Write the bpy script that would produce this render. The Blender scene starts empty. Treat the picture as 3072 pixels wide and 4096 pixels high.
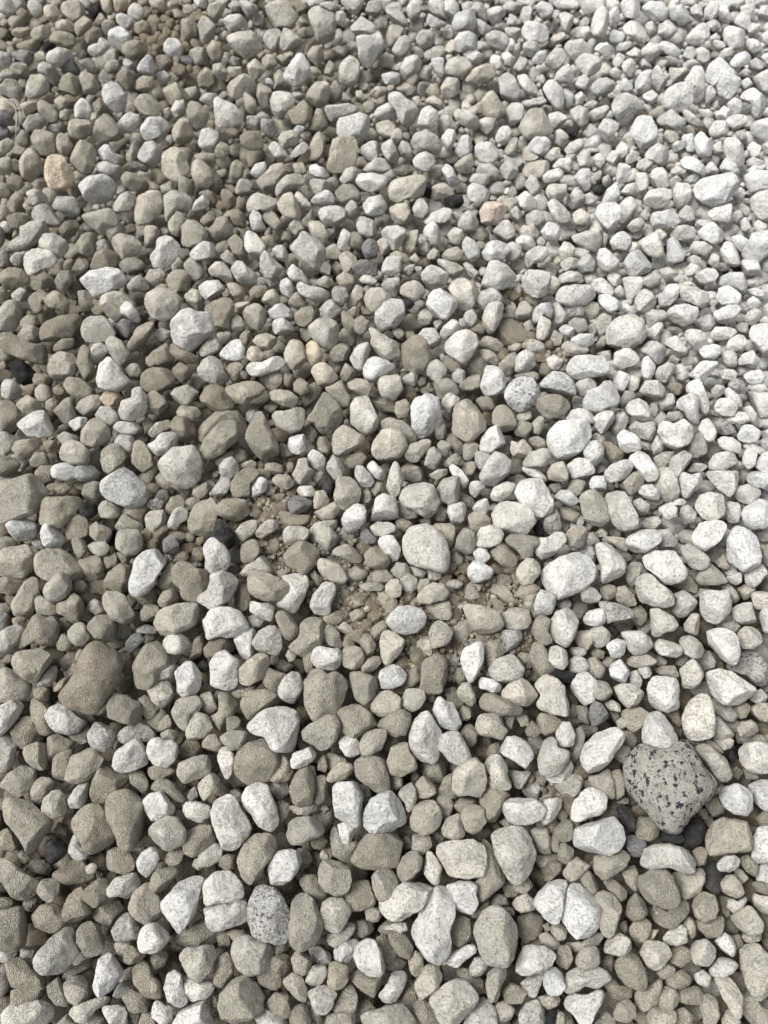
import bpy, math, random
import numpy as np

# ------------------------------------------------------------------ camera, sky, sun, exposure
scn = bpy.context.scene
col = scn.collection
CAM_H, PITCH, TANV = 0.62, math.radians(70.0), 0.665      # metres, radians below the horizon, tan of half the tall field of view
W, H = 3072.0, 4096.0
cam_d = bpy.data.cameras.new("camera")
cam = bpy.data.objects.new("camera", cam_d)
col.objects.link(cam)
cam.location = (0, 0, CAM_H)
cam.rotation_euler = (math.pi / 2 - PITCH, 0, 0)
cam_d.sensor_fit = 'VERTICAL'
cam_d.sensor_height = 34.6
cam_d.lens = 34.6 / 2 / TANV
cam_d.clip_start, cam_d.clip_end = 0.01, 100
cam_d.dof.use_dof = True
cam_d.dof.focus_distance = 0.60
cam_d.dof.aperture_fstop = 6.5
scn.camera = cam

SUN_EL, SUN_AZ = math.radians(56), math.radians(-78)        # azimuth clockwise from +Y (the far side)
wd = bpy.data.worlds.new("World")
scn.world = wd
wd.use_nodes = True
nt = wd.node_tree
sky = nt.nodes.new('ShaderNodeTexSky')
sky.sky_type = 'NISHITA'
sky.sun_disc = False
sky.sun_elevation, sky.sun_rotation = SUN_EL, SUN_AZ
sky.dust_density, sky.air_density = 4.0, 1.0
hs = nt.nodes.new('ShaderNodeHueSaturation')
hs.inputs['Saturation'].default_value = 0.12               # an overcast sky is nearly grey
nt.links.new(sky.outputs[0], hs.inputs['Color'])
bg = nt.nodes['Background']
nt.links.new(hs.outputs[0], bg.inputs['Color'])
bg.inputs['Strength'].default_value = 0.098
sd = bpy.data.lights.new("sun", 'SUN')
sd.energy, sd.angle, sd.color = 2.1, math.radians(32), (1.0, 0.97, 0.93)
sun = bpy.data.objects.new("sun", sd)
col.objects.link(sun)
sun.rotation_euler = (math.pi / 2 - SUN_EL, 0, math.pi - SUN_AZ)
scn.view_settings.view_transform = 'Standard'
scn.view_settings.look = 'None'
scn.view_settings.exposure = 0.80
scn.view_settings.gamma = 1.0

rng = np.random.default_rng(7)
random.seed(7)

# ------------------------------------------------------------------ where a point of the photograph lies on the ground
sp, cp = math.sin(PITCH), math.cos(PITCH)
AX_X, AX_Y, AX_F = np.array([1., 0, 0]), np.array([0, sp, cp]), np.array([0, cp, -sp])   # camera right, up, forward
CAM = np.array([0, 0, CAM_H])
def ray(px, py):
    """direction with unit depth along the optical axis"""
    X = (np.asarray(px) - W / 2) / (H / 2) * TANV
    Y = (H / 2 - np.asarray(py)) / (H / 2) * TANV
    return X[..., None] * AX_X + Y[..., None] * AX_Y + AX_F
def on_plane(px, py, z=0.0):
    d = ray(px, py)
    t = (z - CAM_H) / d[..., 2]
    return CAM + d * t[..., None], t
def to_px(P):
    q = P - CAM
    f = q @ AX_F
    return W / 2 + (q @ AX_X) / f / TANV * H / 2, H / 2 - (q @ AX_Y) / f / TANV * H / 2

# ------------------------------------------------------------------ materials
def node(t, kind, **kw):
    n = t.nodes.new(kind)
    for k, v in kw.items():
        if k in n.inputs: n.inputs[k].default_value = v
        else: setattr(n, k, v)
    return n
def math_(t, op, a, b=None, clamp=False):
    n = t.nodes.new('ShaderNodeMath'); n.operation = op; n.use_clamp = clamp
    for i, v in enumerate((a, b)):
        if v is None: continue
        if isinstance(v, (int, float)): n.inputs[i].default_value = v
        else: t.links.new(v, n.inputs[i])
    return n.outputs[0]
def ramp(t, v, lo, hi, a=0.0, b=1.0):
    n = t.nodes.new('ShaderNodeMapRange'); n.interpolation_type = 'SMOOTHSTEP'
    n.inputs[1].default_value, n.inputs[2].default_value = lo, hi
    n.inputs[3].default_value, n.inputs[4].default_value = a, b
    t.links.new(v, n.inputs[0])
    return n.outputs[0]
def mix(t, f, a, b, blend='MIX'):
    n = t.nodes.new('ShaderNodeMix'); n.data_type = 'RGBA'; n.blend_type = blend; n.clamp_result = False
    for i, v in ((0, f), (6, a), (7, b)):
        if isinstance(v, (int, float)): n.inputs[i].default_value = v
        elif isinstance(v, tuple): n.inputs[i].default_value = v
        else: t.links.new(v, n.inputs[i])
    return n.outputs[2]

def stone_material():
    m = bpy.data.materials.new("pumice_stone"); m.use_nodes = True
    t = m.node_tree; L = t.links.new
    bs = t.nodes['Principled BSDF']
    bs.inputs['Roughness'].default_value = 0.92
    bs.inputs['Specular IOR Level'].default_value = 0.18
    c = node(t, 'ShaderNodeAttribute', attribute_name='col')
    p = node(t, 'ShaderNodeAttribute', attribute_name='par')
    s = t.nodes.new('ShaderNodeSeparateColor'); L(p.outputs['Color'], s.inputs[0])
    dust, speck, spots, seed = s.outputs[0], s.outputs[1], s.outputs[2], p.outputs['Alpha']
    tc = t.nodes.new('ShaderNodeTexCoord')
    off = t.nodes.new('ShaderNodeCombineXYZ')
    L(math_(t, 'MULTIPLY', seed, 3.7), off.inputs[0]); L(math_(t, 'MULTIPLY', seed, -5.1), off.inputs[1]); L(seed, off.inputs[2])
    va = t.nodes.new('ShaderNodeVectorMath'); L(tc.outputs['Object'], va.inputs[0]); L(off.outputs[0], va.inputs[1])
    P = va.outputs[0]
    def noise(scale, detail=3, rough=0.55):
        n = node(t, 'ShaderNodeTexNoise', Scale=scale, Detail=detail, Roughness=rough); L(P, n.inputs['Vector']); return n.outputs[0]
    def voro(scale, feature='F1'):
        n = node(t, 'ShaderNodeTexVoronoi', Scale=scale); n.feature = feature; L(P, n.inputs['Vector']); return n
    mott, mid, fine, spotn = noise(95, 4), noise(330, 4, 0.6), noise(1050, 3, 0.7), noise(205, 5, 0.68)
    grains = voro(1250)
    gs = t.nodes.new('ShaderNodeSeparateColor'); L(grains.outputs['Color'], gs.inputs[0])
    base = mix(t, 1.0, c.outputs['Color'], ramp(t, mott, 0.3, 0.72, 0.84, 1.12), 'MULTIPLY')
    base = mix(t, 1.0, base, ramp(t, mid, 0.3, 0.7, 0.93, 1.06), 'MULTIPLY')
    base = mix(t, math_(t, 'ADD', math_(t, 'MULTIPLY', dust, 0.9), 0.08, True), base, mix(t, 1.0, base, ramp(t, fine, 0.28, 0.72, 0.68, 1.26), 'MULTIPLY'))
    # dust: sand that sits in patches
    dm = math_(t, 'MULTIPLY', ramp(t, noise(70, 5, 0.62), 0.40, 0.66), dust)
    base = mix(t, dm, base, (0.338, 0.313, 0.258, 1))
    # grains of sand stuck on: single pale and dark cells
    pale = math_(t, 'MULTIPLY', math_(t, 'GREATER_THAN', gs.outputs[0], 0.80), ramp(t, grains.outputs['Distance'], 0.55, 0.30))
    base = mix(t, math_(t, 'MULTIPLY', pale, math_(t, 'ADD', math_(t, 'MULTIPLY', dust, 0.75), 0.02)), base, (0.52, 0.48, 0.40, 1))
    dark = math_(t, 'MULTIPLY', math_(t, 'LESS_THAN', gs.outputs[1], 0.14), ramp(t, grains.outputs['Distance'], 0.55, 0.25))
    base = mix(t, math_(t, 'MULTIPLY', dark, math_(t, 'ADD', math_(t, 'MULTIPLY', dust, 0.55), 0.05)), base, (0.10, 0.085, 0.065, 1))
    # open pores, darker inside, in loose streaks
    pr = math_(t, 'MULTIPLY', ramp(t, noise(560, 4, 0.72), 0.545, 0.64), ramp(t, noise(110, 3), 0.30, 0.56))
    base = mix(t, math_(t, 'MULTIPLY', pr, speck), base, (0.085, 0.08, 0.07, 1))
    # black mineral patches
    big = math_(t, 'MULTIPLY', ramp(t, spotn, 0.548, 0.585), math_(t, 'GREATER_THAN', spots, 0.9))
    small = math_(t, 'MULTIPLY', ramp(t, noise(360, 5, 0.72), 0.47, 0.66), math_(t, 'MULTIPLY', math_(t, 'LESS_THAN', spots, 0.9), spots))
    base = mix(t, math_(t, 'ADD', big, small), base, (0.030, 0.031, 0.036, 1))
    L(base, bs.inputs['Base Color'])
    # relief
    hgt = math_(t, 'ADD', math_(t, 'MULTIPLY', mid, 1.4), math_(t, 'MULTIPLY', fine, 0.38))
    hgt = math_(t, 'SUBTRACT', hgt, math_(t, 'MULTIPLY', pr, 0.5))
    hgt = math_(t, 'SUBTRACT', hgt, math_(t, 'MULTIPLY', grains.outputs['Distance'], math_(t, 'ADD', math_(t, 'MULTIPLY', dust, 1.35), 0.04)))
    b = node(t, 'ShaderNodeBump', Strength=0.9, Distance=0.0015); L(hgt, b.inputs['Height'])
    L(b.outputs[0], bs.inputs['Normal'])
    return m
def sand_material():
    m = bpy.data.materials.new("sandy_soil"); m.use_nodes = True
    t = m.node_tree; L = t.links.new
    bs = t.nodes['Principled BSDF']; bs.inputs['Roughness'].default_value = 0.97; bs.inputs['Specular IOR Level'].default_value = 0.1
    tc = t.nodes.new('ShaderNodeTexCoord')
    def noise(scale, detail=3):
        n = node(t, 'ShaderNodeTexNoise', Scale=scale, Detail=detail, Roughness=0.62); L(tc.outputs['Object'], n.inputs['Vector']); return n.outputs[0]
    v = node(t, 'ShaderNodeTexVoronoi', Scale=700); L(tc.outputs['Object'], v.inputs['Vector'])
    vs = t.nodes.new('ShaderNodeSeparateColor'); L(v.outputs['Color'], vs.inputs[0])
    base = mix(t, ramp(t, noise(60, 5), 0.35, 0.65), (0.130, 0.112, 0.086, 1), (0.210, 0.184, 0.145, 1))
    base = mix(t, 1.0, base, ramp(t, vs.outputs[0], 0, 1, 0.7, 1.3), 'MULTIPLY')
    L(base, bs.inputs['Base Color'])
    h = math_(t, 'SUBTRACT', math_(t, 'MULTIPLY', noise(300, 4), 1.6), v.outputs['Distance'])
    b = node(t, 'ShaderNodeBump', Strength=1.0, Distance=0.002); L(h, b.inputs['Height']); L(b.outputs[0], bs.inputs['Normal'])
    return m
def straw_material():
    m = bpy.data.materials.new("dry_straw"); m.use_nodes = True
    t = m.node_tree; bs = t.nodes['Principled BSDF']; bs.inputs['Roughness'].default_value = 0.7
    tc = t.nodes.new('ShaderNodeTexCoord')
    n = node(t, 'ShaderNodeTexNoise', Scale=180, Detail=3); t.links.new(tc.outputs['Object'], n.inputs['Vector'])
    t.links.new(mix(t, n.outputs[0], (0.22, 0.205, 0.175, 1), (0.42, 0.40, 0.35, 1)), bs.inputs['Base Color'])
    return m
STONE, SAND, STRAW = stone_material(), sand_material(), straw_material()

# ------------------------------------------------------------------ shapes
def geodesic(f):
    """unit sphere: an icosahedron, each face cut into f*f triangles"""
    p = (1 + 5 ** .5) / 2
    V = np.array([(-1, p, 0), (1, p, 0), (-1, -p, 0), (1, -p, 0), (0, -1, p), (0, 1, p), (0, -1, -p), (0, 1, -p), (p, 0, -1), (p, 0, 1), (-p, 0, -1), (-p, 0, 1)], float)
    V /= np.linalg.norm(V[0])
    F = [(0, 11, 5), (0, 5, 1), (0, 1, 7), (0, 7, 10), (0, 10, 11), (1, 5, 9), (5, 11, 4), (11, 10, 2), (10, 7, 6), (7, 1, 8),
         (3, 9, 4), (3, 4, 2), (3, 2, 6), (3, 6, 8), (3, 8, 9), (4, 9, 5), (2, 4, 11), (6, 2, 10), (8, 6, 7), (9, 8, 1)]
    idx, verts, faces = {}, [], []
    def vid(P):
        k = tuple(np.round(P, 5))
        if k not in idx: idx[k] = len(verts); verts.append(P)
        return idx[k]
    for a, b, c in F:
        A, B, C = V[a], V[b], V[c]
        g = {}
        for i in range(f + 1):
            for j in range(f + 1 - i):
                P = A + (B - A) * i / f + (C - A) * j / f
                g[i, j] = vid(P / np.linalg.norm(P))
        for i in range(f):
            for j in range(f - i):
                faces.append((g[i, j], g[i + 1, j], g[i, j + 1]))
                if i + j < f - 1: faces.append((g[i + 1, j], g[i + 1, j + 1], g[i, j + 1]))
    return np.array(verts), np.array(faces, np.int32)
GEO = {f: geodesic(f) for f in (2, 3, 4, 6, 7, 9, 13)}

def hash3(i, j, k):
    h = (i * 374761393 + j * 668265263 + k * 1440662683) & 0xffffffff
    h = ((h ^ (h >> 13)) * 1274126177) & 0xffffffff
    return ((h ^ (h >> 16)) & 0xffff) / 32767.5 - 1.0
def vnoise(P):
    i = np.floor(P).astype(np.int64); f = P - i; f = f * f * (3 - 2 * f)
    r = 0
    for a in (0, 1):
        for b in (0, 1):
            for c in (0, 1):
                w = (f[..., 0] if a else 1 - f[..., 0]) * (f[..., 1] if b else 1 - f[..., 1]) * (f[..., 2] if c else 1 - f[..., 2])
                r = r + w * hash3(i[..., 0] + a, i[..., 1] + b, i[..., 2] + c)
    return r

NA = 64
TH = np.arange(NA) / NA * 2 * math.pi
def outline_radius(Q, smooth=0.75):
    """distance from the centre to the outline at NA angles; Q is an outline about (0, 0)"""
    R = np.zeros(NA)
    d = np.stack([np.cos(TH), np.sin(TH)], 1)
    for i in range(len(Q)):
        a, b = Q[i], Q[(i + 1) % len(Q)]
        e = b - a
        den = d[:, 0] * e[1] - d[:, 1] * e[0]
        den = np.where(abs(den) < 1e-12, 1e-12, den)
        t = (a[0] * e[1] - a[1] * e[0]) / den
        s = (a[0] * d[:, 1] - a[1] * d[:, 0]) / den
        R = np.where((s >= -1e-6) & (s <= 1 + 1e-6) & (t > 0), np.maximum(R, t), R)
    m = np.sqrt(abs(poly_area(Q)) / math.pi)
    R = np.clip(R, 0.35 * m, 3 * m)
    k = np.exp(-0.5 * (np.arange(-5, 6) / smooth) ** 2); k /= k.sum()
    return sum(w * np.roll(R, o) for w, o in zip(k, range(-5, 6)))
def poly_area(Q):
    x, y = Q.T
    return .5 * (np.dot(x, np.roll(y, -1)) - np.dot(y, np.roll(x, -1)))
def centroid(Q):
    x, y = Q.T; c = x * np.roll(y, -1) - np.roll(x, -1) * y; a = c.sum() / 2
    return np.array([((x + np.roll(x, -1)) * c).sum(), ((y + np.roll(y, -1)) * c).sum()]) / (6 * a)

def bodies(f, U, V, Wv, R, B, seeds, cuts=8, depth=None):
    """N stones at once: axes U, V, Wv (N,3), outline radii R (N,NA), half thickness B (N). Returns (N, verts, 3) about each centre."""
    T, F = GEO[f]
    N = len(R)
    th = np.arctan2(T[:, 1], T[:, 0]) % (2 * math.pi) / (2 * math.pi) * NA
    i0 = np.floor(th).astype(int) % NA; fr = th - np.floor(th)
    Rt = R[:, i0] * (1 - fr) + R[:, (i0 + 1) % NA] * fr
    cz = np.sqrt(T[:, 0] ** 2 + T[:, 1] ** 2)
    r = np.random.default_rng(int(seeds[0] * 1e4) + f)
    e1 = r.uniform(0.66, 0.95, (N, 1)); e2 = r.uniform(0.8, 1.15, (N, 1))
    inpl = Rt * cz[None] ** e1
    ux = np.cos(th / NA * 2 * math.pi); uy = np.sin(th / NA * 2 * math.pi)
    m = R.mean(1)
    sh = r.uniform(-.3, .3, (N, 2)) * m[:, None]
    s2 = np.maximum(T[:, 2], 0) ** 2
    x = inpl * ux + sh[:, :1] * s2
    y = inpl * uy + sh[:, 1:] * s2
    z = np.sign(T[:, 2]) * np.abs(T[:, 2])[None] ** e2 * B[:, None]
    P = np.stack([x, y, z], 2)
    for k in range(cuts):                                   # chipped faces
        n = r.normal(size=(N, 3)); n[:, 2] = np.abs(n[:, 2]) * 1.1 + 0.45
        n /= np.linalg.norm(n, axis=1, keepdims=True)
        d = np.einsum('nvk,nk->nv', P, n)
        h = d.max(1) * r.uniform(0.62, 0.96, N)
        P -= n[:, None, :] * (np.maximum(0, d - h[:, None]) * (0.96 if depth is None else depth[:, None]))[..., None]
    so = seeds[:, None, None] * np.array([13.1, 7.7, 3.3])
    q = P / m[:, None, None]
    dirn = P / (np.linalg.norm(P, axis=2, keepdims=True) + 1e-9)
    amp = vnoise(q * 1.7 + so) * 0.060 + vnoise(q * 4.1 + so + 50) * 0.034
    if f >= 7: amp = amp + vnoise(q * 9.0 + so + 90) * 0.016
    P = P + dirn * (amp * m[:, None])[..., None]
    return P[..., :1] * U[:, None] + P[..., 1:2] * V[:, None] + P[..., 2:] * Wv[:, None]

def mesh_from(name, verts, faces, cols, pars):
    me = bpy.data.meshes.new(name)
    nv, nf = len(verts), len(faces)
    me.vertices.add(nv); me.vertices.foreach_set('co', np.ascontiguousarray(verts, np.float32).ravel())
    me.loops.add(nf * 3); me.loops.foreach_set('vertex_index', np.ascontiguousarray(faces, np.int32).ravel())
    me.polygons.add(nf); me.polygons.foreach_set('loop_start', np.arange(0, nf * 3, 3, dtype=np.int32))
    me.polygons.foreach_set('use_smooth', np.ones(nf, bool))
    me.update(calc_edges=True)
    for nm, arr in (('col', cols), ('par', pars)):
        a = me.attributes.new(nm, 'FLOAT_COLOR', 'POINT')
        a.data.foreach_set('color', np.ascontiguousarray(np.broadcast_to(arr, (nv, 4)), np.float32).ravel())
    me.materials.append(STONE)
    return me
def link(name, me, loc=(0, 0, 0), parent=None):
    o = bpy.data.objects.new(name, me); o.location = loc; col.objects.link(o)
    if parent: o.parent = parent
    return o

# colour of the stone itself (u: dusty brown with gap shade painted in), and how dusty, porous and black-flecked it is
KIND = {'w': ((0.540, 0.531, 0.505), .14, .11, 0), 'l': ((0.482, 0.469, 0.432), .28, .18, 0), 'c': ((0.412, 0.392, 0.342), .45, .18, 0),
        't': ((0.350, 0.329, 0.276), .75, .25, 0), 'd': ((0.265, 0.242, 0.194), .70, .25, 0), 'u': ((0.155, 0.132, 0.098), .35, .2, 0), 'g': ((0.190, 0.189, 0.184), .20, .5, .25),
        'k': ((0.020, 0.021, 0.024), .12, .2, .3), 's': ((0.370, 0.362, 0.340), .20, .8, .60), 'm': ((0.480, 0.476, 0.456), .10, 1.0, .14),
        'y': ((0.470, 0.450, 0.402), .15, .2, 0), 'b': ((0.290, 0.259, 0.207), .75, .3, 0),
        'p': ((0.520, 0.440, 0.385), .15, .3, 0), 'o': ((0.580, 0.500, 0.385), .30, .3, 0), 'z': ((0.315, 0.303, 0.272), .20, .6, 1.0)}
def look(code, seed, px=0.0, py=0.0):
    c, d, s, b = KIND[code]
    if code in 'wclt':                                         # upper-right stones: less dust, and the brighter light there painted in
        k = min(max((px / W - .40) * 1.7, 0), 1) * min(max((.78 - py / H) * 2.2, 0), 1) * (.58 if code == 't' else .78)
        c = tuple(a + (e * (1.06 if code == 'w' else .95) - a) * k for a, e in zip(c, (.620, .614, .596))); d *= 1 - .6 * k
    if code in 'ctdu': c = tuple(a * (1 + .30 * min(max(1 - py / H * 1.25, 0), 1)) for a in c)   # paler farther up: light painted in to offset the unlit near sides
    r = random.Random(seed)
    g = r.uniform(0.87, 1.12); wm = r.uniform(-.018, .018)
    return (c[0] * g * (1 + wm), c[1] * g, c[2] * g * (1 - 1.6 * wm), 1), (min(1, d * r.uniform(.6, 1.4)), s * r.uniform(.5, 1.4), b, r.uniform(0, 9))

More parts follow.
